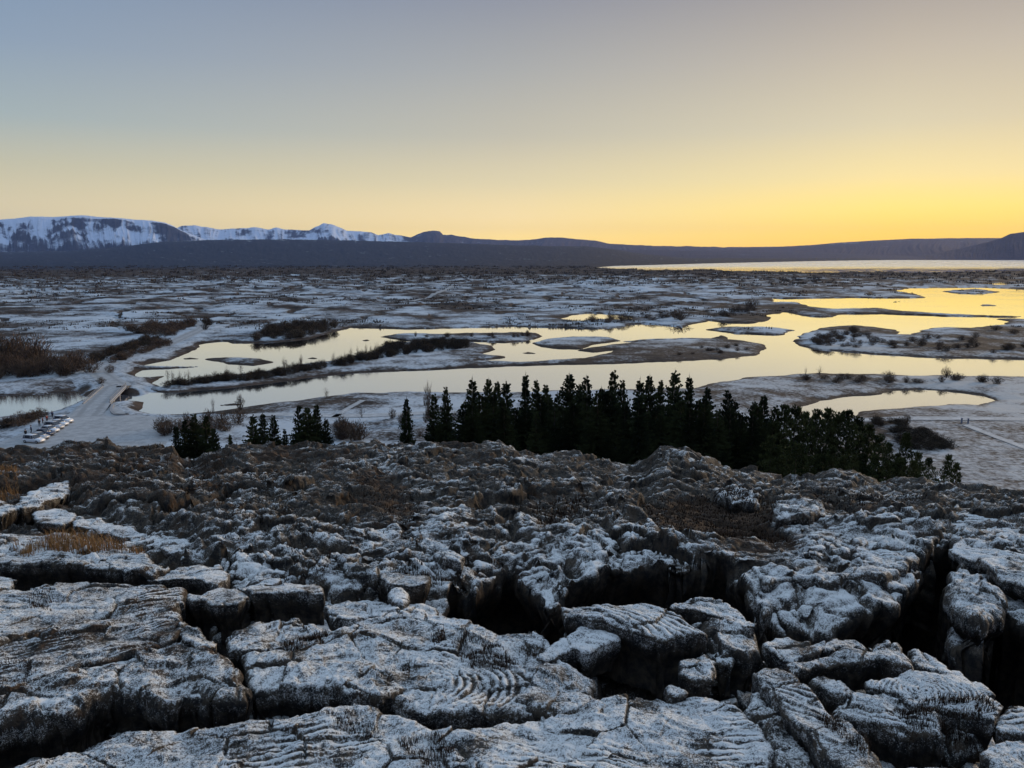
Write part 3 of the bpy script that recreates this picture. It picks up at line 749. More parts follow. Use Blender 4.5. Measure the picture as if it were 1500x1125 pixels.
# ------------------------------------------------------------------ rock slabs: traced tops, real thickness
def slab(pts, dz=0.0, depth=0.8, rnd=0.12, ropes=None, frost=0.12, moss=0.0, tilt=(0, 0), rough=1.0, bulge=0.0, seed=0, label='', name='rock_slab', group='frosted lava slabs', warp=1.0, strat=0.0):
    P = px_ref(pts, dz)
    # rotate heights with tilt about the centroid by re-projecting onto the tilted plane
    c = P.mean(0); zc = float(zref(np.array([c[0]]), np.array([c[1]]))[0]) + dz
    g0 = float(np.interp(c[1] + .5, ZD, ZR) - np.interp(c[1] - .5, ZD, ZR))
    gx_, gy_ = tilt[0], tilt[1] + g0
    a = np.array(pts, float); dx, dy, dzr = ray(a[:, 0], a[:, 1])
    t = (zc - gx_ * c[0] - gy_ * c[1]) / (dzr - gx_ * dx - gy_ * dy)
    P = np.stack([dx * t, dy * t], 1)
    dist_ = max(4.0, float(np.hypot(*c)))
    st = max(0.013, 0.00150 * dist_)
    lo = P.min(0) - 0.15; hi = P.max(0) + 0.15
    nx = int((hi[0] - lo[0]) / st) + 2; ny = int((hi[1] - lo[1]) / st) + 2
    x, y = np.meshgrid(lo[0] + np.arange(nx) * st, lo[1] + np.arange(ny) * st)
    size = min(1.0, math.sqrt((hi[0] - lo[0]) * (hi[1] - lo[1])) / 1.5)
    W = 0.11 * size * warp
    def S(x, y):
        wx = x + W * fbm(x, y, 0.55 * size + .1, 4, 201 + seed); wy = y + W * fbm(x, y, 0.55 * size + .1, 4, 202 + seed)
        a1, _, _ = plates(x, y, 0.55 * size + .08, 41 + seed, 0.0); a2, _, _ = plates(x, y, 0.5 * size + .08, 42 + seed, 0.0)
        return sdf(wx + a1 * W * 1.3, wy + a2 * W * 1.3, P) 
    s = S(x, y)
    sn = np.maximum(s, 0)
    # top relief
    # relief runs along the flow of the slab
    th = rad(ropes[1]) if (ropes and ropes[0] == 'dir') else rad([12, -10, 25, 4, -20][seed % 5])
    fa = x * math.cos(th) - y * math.sin(th); fb = x * math.sin(th) + y * math.cos(th)
    if ropes and ropes[0] == 'arc':
        cc = px_ref([ropes[1]], dz)[0]; ey_ = ropes[4] if len(ropes) > 4 else 1.0
        fb = np.hypot(x - cc[0], (y - cc[1]) * ey_); fa = np.arctan2((y - cc[1]) * ey_, x - cc[0]) * 1.5
    lw = pn(x / 2.2, y / 2.2, 301 + seed)
    n1 = fbm(x, y, 0.9, 4, 211 + seed); n2 = fbm(x, y, 0.28, 4, 212 + seed, 0.6); n3 = fbm(x, y, 0.07, 2, 213 + seed)
    ns = fbm(fa / 4.0, fb + 0.10 * lw, 0.26, 4, 216 + seed, 0.6)            # streaks along the flow
    p2, c2, _ = plates(x + .05 * n1, y + .05 * n1, 0.85 * max(size, .4), 3 + seed, 0.10)
    p4, c4, _ = plates(fa * .6, fb, 0.42, 13 + seed, 0.22)
    ck = np.exp(-(c2 / 0.020) ** 2) * sstep(-0.30, 0.10, n1)
    inner = sstep(0, rnd * 1.4, sn)
    q0 = (fb * 0.8 + 1.0 * fbm(fa / 2.5, fb, 1.2, 3, 215 + seed) + 0.3 * lw + 0.06 * n2) * 2.6
    fq = q0 - np.floor(q0); lv = (np.sin(np.floor(q0) * 12.9 + seed) * .5 + np.sin(np.floor(q0 + 1) * 12.9 + seed) * 0)
    lv2 = np.sin((np.floor(q0) + 1) * 12.9 + seed) * .5
    terr = (lv + (lv2 - lv) * sstep(.80, 1.0, fq)) * 0.06 * size * rough; riser = sstep(.14, .05, np.abs(fq - .90)) * np.abs(lv2 - lv)
    z = zc + gx_ * (x - c[0]) + gy_ * (y - c[1])
    r_ = rnd * 0.95 * (1 + 0.6 * n2)
    e = np.clip(1 - sn / np.maximum(r_, 1e-3), 0, 1)
    z = z - r_ * (1 - np.sqrt(np.maximum(1 - e * e, 0)))
    det = (0.15 * n1 * size + 0.045 * ns + 0.020 * n2 + 0.012 * n3) * rough
    z = z + terr * inner + det + bulge * sstep(0, 1, sn / (0.45 * min(hi - lo))) + (0.07 * p2 + 0.035 * p4) * rough * size - 0.07 * ck * rough
    fr = frost - 0.13 - 0.48 * sstep(0.05, 0.5, fbm(x, y, 0.7, 4, 221 + seed)) + 0.10 * n2 + 0.22 * n3 + 0.30 * ns - 0.5 * ck - 0.40 * riser * rough
    if strat:
        ph = (np.sqrt(np.maximum(sn, 0)) * 9 + n1 * 1.2)
        rr = np.abs(np.sin(ph)); z = z + strat * (rr - .5); fr = fr + 0.35 * (rr - .55)
    if ropes:
        kind, ra, lam, amp = ropes[:4]
        mask = sstep(0.0, 0.30, fbm(x, y, 1.8, 3, 231 + seed) + 0.10) ; amp = amp * .8; lam = lam * .8
        if kind == 'arc':
            R = ropes[5] if len(ropes) > 5 else 9
            mask = sstep(R, R * 0.8, fb) * sstep(-.4, -.1, n1)
            if R < 2: mask = mask * sstep(-.05, .35, x - cc[0]) * sstep(.35, .5, fb)
        ph = math.pi * (fb + 0.16 * lw + 0.018 * n1 + 0.012 * n2) / lam
        rr = np.abs(np.sin(ph))
        mask = mask * (0.35 + 0.65 * sstep(-.30, .15, fbm(x, y, .5, 3, 241 + seed)))
        z = z + 1.25 * amp * (rr - 0.6) * mask * inner; fr = fr + (1.05 * (rr - 0.62)) * mask * inner
    inside = s > 0
    cell = inside[:-1, :-1] & inside[:-1, 1:] & inside[1:, 1:] & inside[1:, :-1]
    idx = np.arange(nx * ny).reshape(ny, nx)
    Q = np.stack([idx[:-1, :-1], idx[:-1, 1:], idx[1:, 1:], idx[1:, :-1]], -1)[cell]
    if len(Q) < 4: return None
    # boundary edges
    E = np.concatenate([Q[:, [0, 1]], Q[:, [1, 2]], Q[:, [2, 3]], Q[:, [3, 0]]])
    key = E[:, 0].astype(np.int64) * (nx * ny) + E[:, 1]; rkey = E[:, 1].astype(np.int64) * (nx * ny) + E[:, 0]
    B = E[~np.isin(key, rkey)]
    bv = np.unique(B)
    used = np.unique(Q); remap = -np.ones(nx * ny, np.int64); remap[used] = np.arange(len(used))
    vx = x.ravel().copy(); vy = y.ravel().copy(); vz = z.ravel().copy()
    # snap the rim to the outline
    h = 0.02
    gxv = (S(vx[bv] + h, vy[bv]) - S(vx[bv] - h, vy[bv])) / (2 * h); gyv = (S(vx[bv], vy[bv] + h) - S(vx[bv], vy[bv] - h)) / (2 * h)
    gn = np.sqrt(gxv ** 2 + gyv ** 2) + 1e-6; gxv /= gn; gyv /= gn
    sb = s.ravel()[bv] / np.maximum(gn, .5)
    mv = np.clip(sb, 0, 1.3 * st)
    vx[bv] -= gxv * mv; vy[bv] -= gyv * mv
    topz = z.ravel(); vz[bv] = topz[bv] - 0.3 * rnd
    top = np.stack([vx[used], vy[used], vz[used]], 1)
    frt = fr.ravel()[used]; mot = (moss + 0.22 + 0.55 * n1 + 0.3 * n2).ravel()[used]
    # wall rows
    under = min(0.55 if depth > 1.5 else 0.14, 0.16 * float(min(hi - lo)))
    nrow = max(5, int(depth / (st * 1.6))); nrow = min(nrow, 48)
    rows = []; frw = []; mow = []
    bx, by, bz = vx[bv], vy[bv], vz[bv]
    for r in range(1, nrow + 1):
        f = r / nrow; dzv = depth * f
        wv = fbm3(bx * 1.0, by * 1.0, bz - dzv * 0.45, 0.30, 4, 7 + seed) * 0.085 * min(1, f * 5) * rough
        wv = wv + 0.05 * vn3(bx / .55, by / .55, (bz - dzv) / 2.5, 9) * min(1, f * 4) - under * float(sstep(.12, .60, np.array(dzv))) - 0.02 * math.sin(f * 3)
        # outward is against the gradient
        rows.append(np.stack([bx - gxv * wv, by - gyv * wv, bz - dzv], 1)); frw.append(np.full(len(bv), frost * 0.5 + 0.34 * max(0, 1 - dzv / .35) ** 1.5 + 0.10 - 0.25 * f - 0.45 * float(sstep(.30, .9, np.array(dzv)))) + 0.28 * np.maximum(0, vn3(bx / .16, by / .16, (bz - dzv) / 2.0, 31) - .35) * (1 - f) + 0.15 * wv / .08 - 0.1); mow.append(np.full(len(bv), 0.12))
    allv = np.concatenate([top] + rows); 
    loc = -np.ones(nx * ny, np.int64); loc[bv] = np.arange(len(bv))
    nT = len(used); nB = len(bv)
    quads = [remap[Q]]
    a0 = remap[B[:, 0]]; b0 = remap[B[:, 1]]; la = loc[B[:, 0]]; lb = loc[B[:, 1]]
    for r in range(nrow):
        a1 = nT + r * nB + la; b1 = nT + r * nB + lb
        quads.append(np.stack([b0, a0, a1, b1], -1)); a0, b0 = a1, b1
    allv[:, 2] += CAMZ
    org = np.array([c[0], c[1], zc + CAMZ - depth])
    me = mesh_np(name, allv - org, np.concatenate(quads), attrs={'frost': np.concatenate([frt] + frw), 'moss': np.concatenate([mot] + mow)})
    o = link(name, me, M_ROCK, loc=tuple(org))
    o['label'] = label; o['category'] = 'rock'; o['group'] = group; o['kind'] = 'thing'
    return o

R = slab
R([(-120,905),(-60,872),(0,862),(60,855),(125,849),(133,858),(225,848),(243,855),(246,864),(170,884),(150,908),(60,930),(0,945),(-120,960)], -0.02, .7, .10, ('dir', 8, .12, .03), frost=.08, moss=.12, seed=1, tilt=(0.0,0.02), label='long low lava slab with frosted ridges in front of the tuft of dry golden grass')
R([(-120,985),(0,945),(60,928),(150,905),(172,882),(240,864),(268,862),(270,872),(262,885),(258,910),(285,918),(250,940),(150,965),(60,990),(-120,1050)], .08, .7, .09, ('dir', -32, .14, .05), frost=.02, moss=.30, seed=2, label='slanting brown ridged lava slab running down to the left edge of the picture')
R([(-120,1060),(-60,1015),(60,985),(150,962),(250,938),(262,925),(290,920),(318,944),(345,965),(355,985),(350,1003),(330,1014),(290,1012),(240,1018),(200,1008),(160,1008),(110,1030),(60,1040),(0,1055),(-120,1120)], .10, .95, .20, None, frost=.06, moss=.22, seed=3, rough=1.5, strat=.02, label='great rounded lava mass with a draped drooping front edge, lower left')
R([(283,1010),(300,985),(320,978),(345,985),(362,1003),(364,1018),(345,1022),(310,1022)], .06, .8, .14, None, frost=.0, seed=31, label='rounded brown lava knob at the right end of the draped mass, lower left')
R([(252,912),(262,908),(292,915),(300,928),(316,930),(318,945),(300,948),(268,938)], .16, .5, .06, None, frost=.15, seed=32, label='small stepped frosted ledge below the left cube shaped block')
R([(268,869),(293,871),(320,861),(347,862),(362,874),(363,880),(352,884),(318,887),(300,880),(277,879)], .06, .8, .045, None, frost=.12, seed=4, rough=.8, warp=.5, label='left of the two cube shaped lava blocks with dark vertical faces')
R([(350,862),(372,857),(420,853),(460,853),(472,862),(474,869),(440,870),(400,871),(366,873)], .08, .85, .035, ('dir', 5, .1, .012), frost=.15, seed=5, rough=.7, warp=.45, label='right of the two cube shaped lava blocks, its dark front streaked with hoarfrost')
R([(222,844),(240,837),(267,829),(320,827),(335,836),(332,846),(312,858),(300,850),(285,847),(258,849),(240,848)], .05, .55, .05, None, frost=.12, seed=6, rough=.8, label='small tilted lava block behind the two cube shaped blocks')
R([(-120,790),(-60,785),(0,784),(60,781),(101,780),(112,792),(171,795),(221,812),(245,831),(222,843),(190,838),(149,834),(107,826),(64,825),(0,826),(-120,830)], .12, .75, .06, ('arc', (100,850), .16, .05, 1.6, 9), frost=.10, moss=.1, seed=7, label='ropy lava slab with curved folds overhanging the dark hollow at the left')
R([(50,757),(54,748),(66,744),(100,747),(114,752),(112,762),(88,768),(60,766)], .02, .6, .05, None, frost=.28, seed=8, rough=.7, label='bluish frosted block at the left end of the ledge row')
R([(107,762),(115,753),(140,759),(173,768),(205,778),(250,785),(284,790),(288,801),(268,816),(235,802),(205,792),(175,783),(135,776),(110,774)], .0, .6, .06, None, frost=.25, seed=9, label='long bluish frosted ledge with a sheer front, left of the middle')
R([(26,738),(43,722),(70,713),(98,706),(104,712),(100,722),(80,732),(50,742),(30,744)], .02, .5, .06, None, frost=.25, seed=10, label='smooth tongue of frosted rock above the bluish ledge row')
R([(-120,728),(0,732),(25,738),(26,748),(0,754),(-120,750)], -.05, .6, .08, None, frost=.2, seed=11, label='dark frosted rock at the left edge beside the bluish ledge row')
R([(-80,858),(-20,847),(12,846),(28,851),(26,858),(0,862),(-80,872)], -.1, .4, .05, None, frost=.3, seed=12, label='little snowy slab at the left edge by the dry grass')
R([(473,891),(490,885),(520,883),(548,886),(560,892),(545,903),(510,908),(486,908)], -.10, .5, .05, ('dir', -8, .12, .03), frost=.15, seed=13, label='low layered ledge between the cube shaped blocks and the chasm')
R([(545,888),(588,884),(620,886),(641,896),(620,903),(580,906),(550,903)], -.02, .5, .06, None, frost=.25, seed=14, label='blue frosted ledge under the square overhanging block')
R([(552,842),(575,839),(600,842),(629,840),(632,848),(622,855),(600,856),(570,853)], .02, .8, .04, None, frost=.05, moss=.1, seed=15, rough=.7, label='square overhanging lava block with a pale grassy top at the left end of the chasm')
R([(568,870),(575,864),(590,862),(600,868),(604,880),(590,886),(572,884)], .05, .4, .10, None, frost=.35, seed=16, label='pale frosted stone leaning under the square overhanging block')
R([(325,935),(390,912),(440,906),(472,912),(486,921),(529,903),(607,900),(660,902),(711,910),(740,922),(780,924),(808,935),(818,960),(872,990),(872,1008),(842,1028),(790,1032),(760,1038),(700,1046),(660,1045),(610,1035),(572,1022),(545,1030),(520,1022),(500,1003),(450,1004),(400,1004),(372,1008),(362,992),(345,965)], .0, .85, .13, ('arc', (610,1000), .15, .055, 1.25, 1.75), frost=.22, moss=.05, seed=17, rough=1.25, label='broad frosted lava sheet with rope folds in the middle of the foreground')
R([(770,1000),(800,992),(850,992),(880,1005),(874,1020),(842,1032),(800,1036),(765,1030),(755,1015)], .06, .6, .22, None, frost=.2, seed=18, label='smooth rounded dome of rock beside the rope folds')
R([(824,894),(833,888),(870,886),(900,885),(927,880),(953,884),(988,893),(1009,912),(1033,929),(1018,934),(996,931),(977,934),(948,930),(913,922),(889,915),(855,909),(830,903)], .28, 1.0, .045, ('arc', (835,945), .17, .045, 1.0, 9), frost=.16, seed=19, rough=.8, warp=.6, label='thick raised plate of ropy lava with banded arcs beside the chasm')
R([(790,955),(803,939),(829,927),(860,918),(890,920),(906,930),(902,938),(880,945),(864,955),(830,957),(800,960)], .10, .55, .05, ('dir', 20, .2, .02), frost=.34, seed=20, rough=.8, label='snow white tilted slab leaning in front of the thick ropy plate')
R([(984,888),(993,879),(1020,877),(1050,877),(1073,885),(1100,902),(1112,913),(1100,916),(1070,902),(1030,893),(1000,892)], .30, .5, .05, ('dir', 25, .12, .03), frost=.12, seed=21, label='flat top sheet of the jumbled outcrop at the chasm rim')
R([(1000,893),(1040,895),(1080,906),(1110,920),(1118,940),(1100,952),(1060,952),(1030,935),(1012,915)], .12, .8, .20, None, frost=.1, seed=22, rough=1.8, label='lumpy jumbled outcrop right of the thick ropy plate')
R([(1035,948),(1050,940),(1075,943),(1085,958),(1070,972),(1045,968)], .0, .5, .12, None, frost=.2, seed=33, rough=1.4, label='rounded stone below the jumbled outcrop')
R([(997,968),(1012,960),(1030,956),(1048,966),(1054,978),(1045,990),(1020,994),(1000,986)], .14, .42, .10, None, frost=.14, seed=23, rough=1.2, name='boulder', group='loose boulders', label='small lone boulder standing in front of the jumbled outcrop')
R([(975,1004),(985,998),(1003,1002),(1012,1010),(1000,1016),(980,1013)], .10, .3, .08, None, frost=.2, seed=24, name='boulder', group='loose boulders', label='pair sized lump of rock just below the lone boulder')
R([(560,1062),(640,1066),(700,1062),(740,1051),(796,1046),(839,1036),(873,1022),(924,1009),(975,1012),(1012,1013),(1065,1020),(1087,1044),(1121,1078),(1140,1110),(1120,1150),(1060,1190),(900,1200),(740,1200),(700,1140),(660,1100)], .02, .9, .15, ('dir', 12, .15, .028), frost=.28, seed=25, rough=1.1, label='large pale frosted slab with a rounded rim at the bottom of the picture')
R([(860,1120),(890,1098),(950,1095),(1010,1105),(1090,1118),(1130,1150),(1100,1200),(860,1200)], .22, .5, .10, ('dir', 18, .12, .05), frost=.02, seed=26, label='layered dark ridged shelf lying on the pale slab at the bottom edge')
R([(-120,1180),(0,1122),(60,1108),(130,1087),(180,1070),(230,1066),(330,1062),(400,1052),(440,1042),(475,1036),(520,1033),(562,1042),(600,1052),(630,1066),(662,1084),(700,1130),(720,1190),(400,1230),(-120,1260)], .0, .9, .14, ('dir', -14, .14, .035), frost=.22, moss=.12, seed=27, rough=1.2, label='long frosted slab filling the lower left corner of the picture')
R([(1100,984),(1116,976),(1145,980),(1166,990),(1207,1028),(1249,1065),(1287,1102),(1320,1150),(1260,1150),(1233,1121),(1201,1097),(1161,1054),(1127,1012),(1103,998)], .28, .9, .07, ('dir', 52, .13, .06), frost=.02, moss=.12, seed=28, rough=.8, warp=.6, tilt=(.12,-.08), label='slanting striped lava ridge with parallel grooves, lower right')
R([(1100,1010),(1125,1018),(1150,1050),(1190,1095),(1220,1130),(1230,1180),(1150,1180),(1130,1110),(1090,1045)], -.05, .7, .18, None, frost=.0, seed=29, rough=1.8, label='dark knobbly rock flank under the striped ridge')
R([(1116,944),(1135,935),(1153,932),(1175,937),(1201,934),(1225,930),(1249,926),(1262,930),(1276,941),(1255,945),(1235,948),(1200,952),(1160,962),(1130,955)], .10, .6, .08, None, frost=.25, seed=41, label='whitened rock crest on the near rim of the chasm')
R([(1150,968),(1175,962),(1205,956),(1225,948),(1250,946),(1268,950),(1276,941),(1300,943),(1322,947),(1332,965),(1338,975),(1310,972),(1270,968),(1230,966),(1190,972),(1160,980)], .12, .55, .06, None, frost=.10, seed=42, rough=1.1, label='hooded block with a curling dark scalloped face at the chasm rim')
R([(1327,947),(1345,950),(1383,969),(1392,978),(1412,981),(1441,998),(1457,1017),(1440,1022),(1405,1008),(1370,988),(1340,974)], .04, .7, .08, None, frost=.22, seed=43, label='frosted sloping rim stones at the right corner of the chasm')
R([(1270,1000),(1297,992),(1340,984),(1388,988),(1431,1010),(1471,1034),(1452,1048),(1400,1044),(1367,1036),(1340,1032),(1310,1018),(1272,1010)], .14, .6, .07, ('arc', (1352,1012), .09, .035, 1.7, 2.2), frost=.26, seed=44, rough=.7, label='oval of ropy lava with concentric rings, right foreground')
R([(1215,1036),(1239,1021),(1262,1020),(1292,1021),(1315,1030),(1338,1040),(1378,1058),(1372,1078),(1329,1072),(1290,1064),(1260,1052),(1235,1044)], .02, .6, .12, ('dir', 30, .12, .02), frost=.2, seed=45, rough=1.3, label='lumpy frosted rock left of the ringed oval')
R([(1212,1010),(1190,1000),(1180,992),(1200,985),(1230,994),(1250,1005),(1240,1015)], .0, .4, .12, None, frost=.3, seed=46, name='boulder', group='loose boulders', label='pale bluish boulder beneath the hooded block')
R([(1455,1062),(1462,1048),(1473,1037),(1500,1035),(1600,1040),(1600,1075),(1500,1074),(1470,1068)], .08, .7, .08, ('dir', 0, .14, .03), frost=.25, seed=47, label='frosted slab at the right edge, upper of two')
R([(1430,1103),(1450,1088),(1470,1080),(1495,1077),(1600,1085),(1600,1150),(1460,1135),(1440,1118)], .08, .7, .10, None, frost=.22, seed=48, rough=1.3, label='frosted slab at the right edge, lower of two')
R([(1310,1130),(1330,1118),(1370,1115),(1400,1122),(1420,1140),(1400,1180),(1320,1180)], -.05, .5, .1, None, frost=.3, seed=49, label='pale stone cut by the bottom edge, right of the striped ridge')
R([(1370,1062),(1400,1050),(1440,1052),(1452,1062),(1430,1080),(1395,1086),(1375,1076)], -.15, .5, .1, ('dir', 30, .1, .03), frost=.08, seed=50, label='low ridged rock beneath the ringed oval')
# rocks right of the chasm
R([(1106,828),(1130,817),(1153,811),(1178,815),(1212,832),(1240,828),(1270,820),(1300,822),(1320,833),(1300,843),(1249,842),(1212,846),(1160,842),(1122,848)], .05, 2.2, .16, None, frost=.24, seed=51, rough=1.2, label='snowy swelling rim on the far side of the chasm')
R([(1186,778),(1215,772),(1250,770),(1300,758),(1351,754),(1378,762),(1386,776),(1366,793),(1348,815),(1322,832),(1285,830),(1262,815),(1245,800),(1215,795),(1192,790)], .10, 2.0, .12, ('dir', 20, .17, .03), frost=.10, moss=.15, seed=52, rough=1.2, label='wide sloping lava slab beside the black fissure')
R([(1393,804),(1407,793),(1444,793),(1475,800),(1510,806),(1620,815),(1640,870),(1540,862),(1500,856),(1473,845),(1447,833),(1420,818)], .12, 1.8, .08, ('dir', 35, .18, .03), frost=.16, seed=53, label='long slab right of the black fissure, sloping to the right edge')
R([(1409,779),(1440,772),(1480,773),(1560,780),(1620,790),(1620,806),(1510,800),(1440,790),(1415,788)], .05, 1.2, .10, ('dir', 20, .17, .03), frost=.2, seed=54, label='upper frosted shelf near the right edge above the fissure')
R([(1330,756),(1400,752),(1470,752),(1600,750),(1640,765),(1500,770),(1420,772),(1370,766)], .05, .9, .10, ('dir', 10, .18, .03), frost=.15, seed=55, label='pale flat shelf behind the black fissure')
R([(1396,830),(1404,824),(1428,836),(1452,852),(1473,866),(1477,888),(1462,896),(1444,906),(1425,906),(1413,900),(1402,882),(1384,864),(1388,845)], .0, 3.2, .20, None, frost=.22, seed=56, rough=1.7, label='tall rock pillar with a snowy cap standing in the chasm', name='rock_pillar')
R([(1386,922),(1398,912),(1407,908),(1418,914),(1424,928),(1418,944),(1404,948),(1390,940)], -.75, 2.2, .2, None, frost=.2, seed=57, rough=1.6, label='lower bluish spur at the foot of the tall rock pillar')
R([(1102,858),(1096,845),(1112,842),(1130,850),(1140,868),(1135,890),(1118,895),(1108,880)], -.35, 2.2, .18, None, frost=.12, seed=58, rough=1.6, label='knobbly bluish rock on the chasm wall below the far rim')
R([(1455,742),(1475,750),(1420,745),(1485,735),(1520,738)], -.2, .3, .05, None, frost=.2, seed=59, label='flat pale stone near the right edge of the middle ground')
# middle-ground outcrops standing above the general rock
for k_, (pts_, dz_, fr_, lab_) in enumerate([
 ([(835,690),(900,687),(935,692),(925,698),(860,697)], .15, .15, 'flat pale table of rock below the dark trees, middle ground'),
 ([(485,812),(500,808),(530,822),(555,828),(550,838),(510,832)], .12, .22, 'tilted frosted flake left of the overhanging block'),
 ([(635,808),(655,803),(680,812),(672,824),(645,820)], .12, .18, 'frosted stone perched above the left end of the chasm'),
 ([(515,778),(545,768),(580,770),(585,782),(550,795),(515,792)], .12, .15, 'humped lava outcrop in the middle ground, left of centre'),
 ([(600,765),(640,760),(680,768),(715,785),(700,797),(650,792),(605,785)], .10, .15, 'frosted lava outcrop in the middle ground, left of the chasm head'),
 ([(1128,735),(1160,728),(1200,732),(1215,750),(1185,762),(1140,758)], .3, .05, 'dark rounded outcrop rising from the grassy hollow'),
 ([(1050,720),(1080,716),(1115,728),(1110,740),(1070,735)], .2, .1, 'small outcrop on the slope under the pointed hummock'),
 ([(1215,700),(1245,688),(1275,700),(1300,715),(1270,722),(1230,715)], .2, .15, 'crested outcrop on the skyline before the pines'),
 ([(1355,705),(1375,698),(1400,704),(1410,712),(1380,716)], .2, .2, 'snowy knob on the skyline at the right end of the pines'),
 ([(1335,725),(1370,720),(1410,728),(1400,740),(1350,738)], .15, .18, 'frosted outcrop below the snowy knob at the right'),
 ([(155,690),(170,680),(205,684),(200,694),(165,697)], .2, .15, 'rounded grey boulder on the slope below the car park'),
 ([(200,705),(240,690),(265,688),(262,700),(220,712)], .15, .1, 'tilted brown plate of rock left of the small spruce'),
 ([(262,700),(300,672),(318,668),(322,676),(300,690),(275,704)], .2, .25, 'snowy ramp of rock at the foot of the leftmost dark spruce clump'),
 ([(170,668),(210,660),(250,664),(252,676),(210,680)], .15, .32, 'patch of snowy bluish rock before the car park')]):
    R(pts_, dz_, .9, .10, None, frost=fr_, moss=.05, seed=70 + k_, rough=1.5, strat=.02, label=lab_, name='rock_outcrop', group='outcrops of the middle ground')

# ================================================================== ROADS, BRIDGE
def road_material(name, a, b_, scale=0.5):
    m, n, l, b = new_mat(name); q = NB(n, l)
    geo = n.new('ShaderNodeNewGeometry'); P = geo.outputs['Position']
    x = q.noise(P, scale, 5, 0.65); y = q.noise(P, scale * 6, 4, 0.7)
    tr = q.attr('track')
    f = q.ramp(q.m('ADD', q.m('ADD', x, q.m('MULTIPLY', q.m('SUBTRACT', y, .5), .6)), q.m('MULTIPLY', tr, -0.28)), 0.25, 0.75)
    l.new(q.mix(f, a, b_), b.inputs['Base Color']); b.inputs['Roughness'].default_value = 0.7; return m
M_ROAD = road_material('frosty road', (0.20, 0.205, 0.21), (0.33, 0.34, 0.35))
M_TRACKM = road_material('snowy track', (0.24, 0.25, 0.26), (0.46, 0.47, 0.48))

def smooth_line(pts, n=8):
    pts = np.asarray(pts, float); out = []
    P = np.vstack([2 * pts[0] - pts[1], pts, 2 * pts[-1] - pts[-2]])
    for i in range(1, len(P) - 2):
        for k in range(n):
            t = k / n
            out.append(0.5 * ((2 * P[i]) + (-P[i - 1] + P[i + 1]) * t + (2 * P[i - 1] - 5 * P[i] + 4 * P[i + 1] - P[i + 2]) * t * t + (-P[i - 1] + 3 * P[i] - 3 * P[i + 1] + P[i + 2]) * t ** 3))
    out.append(P[-2]); return np.array(out)

def ribbon(name, pts, width, mat, zoff=0.05, zfun=None, label=None):
    c = smooth_line(pts, 10)
    t = np.gradient(c, axis=0); t /= np.linalg.norm(t, axis=1)[:, None] + 1e-9
    nrm = np.stack([t[:, 1], -t[:, 0]], 1); offs = np.linspace(-.5, .5, 9)
    V = []; T = []
    for i in range(len(c)):
        for o in offs:
            p = c[i] + nrm[i] * o * width
            z = zfun(p[0], p[1]) if zfun else ground_z(p[0], p[1]) + zoff
            V.append((p[0], p[1], z)); T.append(1.0 if abs(abs(o) - .25) < .07 else 0.0)
    me = mesh_np(name, V, grid_quads(len(c), len(offs)), attrs={'track': np.array(T)})
    if me.polygons[0].normal.z < 0: me.flip_normals()
    return link(name, me, mat, kind='structure')

DECK = 2.05
near_l = np.array(on_z(118, 591, DECK)); near_r = np.array(on_z(165, 590, DECK)); far_l = np.array(on_z(147, 566, DECK)); far_r = np.array(on_z(188, 566, DECK))
nm = (near_l + near_r) / 2; fm = (far_l + far_r) / 2; bdir = (fm - nm) / np.linalg.norm(fm - nm); blen = float(np.linalg.norm(fm - nm))
def road_z(x, y):
    s_ = float(np.dot(np.array([x, y]) - nm, bdir))
    r = 1.50 + (DECK + .03 - 1.50) * float(sstep(-14, -1, np.array(s_)) * sstep(blen + 14, blen + 1, np.array(s_)))
    return r
rp = wz([(168, 563)] + ROAD_PX[3:], 1.5); appr = nm - bdir * 16
ribbon('road', np.vstack([[appr], [nm - bdir * 5], [nm], [(nm + fm) / 2], [fm], [fm + bdir * 5], rp[2:]]), 7.2, M_ROAD, zfun=road_z)
pk = park_w; me = bpy.data.meshes.new('car_park'); me.from_pydata([(a, b, 1.488) for a, b in pk], [], [tuple(range(len(pk)))]); me.update()
link('car_park', me, M_ROAD, kind='structure')
ribbon('snow_track', wz([(330, 612)] + TRACK_PX[2:], 1.15), 4.2, M_TRACKM, zoff=.10)
ribbon('path', wz(PATH_R_PX, 1.2), 1.9, M_TRACKM, zoff=.10)
ribbon('path', wz(PATH_B_PX, 1.2), 1.6, M_TRACKM, zoff=.10)
ribbon('far_track', wz([(603, 441), (618, 438), (630, 434), (645, 428), (662, 421)], 2.0), 6.0, M_ROAD, zoff=.6)

M_CONC = simple('weathered concrete', (0.30, 0.30, 0.31), .9, vary=.35, scale=1.5)
M_STEEL = simple('dull galvanised steel', (0.30, 0.31, 0.33), .5, .6, .4, .2, 4)
bridge = empty('bridge', (float(nm[0]), float(nm[1]), 0.0), math.atan2(bdir[1], bdir[0]), label='low concrete road bridge across the river beside the car park', category='bridge')
hw = float(np.linalg.norm(near_l - near_r)) / 2 * .82
b_ = MB(); b_.box((blen / 2, 0, DECK - .30), (blen, hw * 2, .55)); b_.build('deck', M_CONC, bridge)
for sy in (-1, 1):
    b_ = MB(); b_.box((blen / 2, sy * (hw - .15), DECK + .13), (blen + 1, .32, .30)); pp = b_.build('parapet', M_CONC, bridge)
    b_ = MB()
    for k in range(15): b_.box((blen * k / 14, sy * (hw - .15), DECK + .66), (.09, .09, .76))
    for zz in (.62, 1.02): b_.box((blen / 2, sy * (hw - .15), DECK + zz), (blen, .06, .07))
    b_.build('railing', M_STEEL, pp)
for xx in (-0.6, blen + .6):
    b_ = MB(); b_.box((xx, 0, .65), (1.2, hw * 2 + .6, 2.35)); b_.build('abutment', M_CONC, bridge)
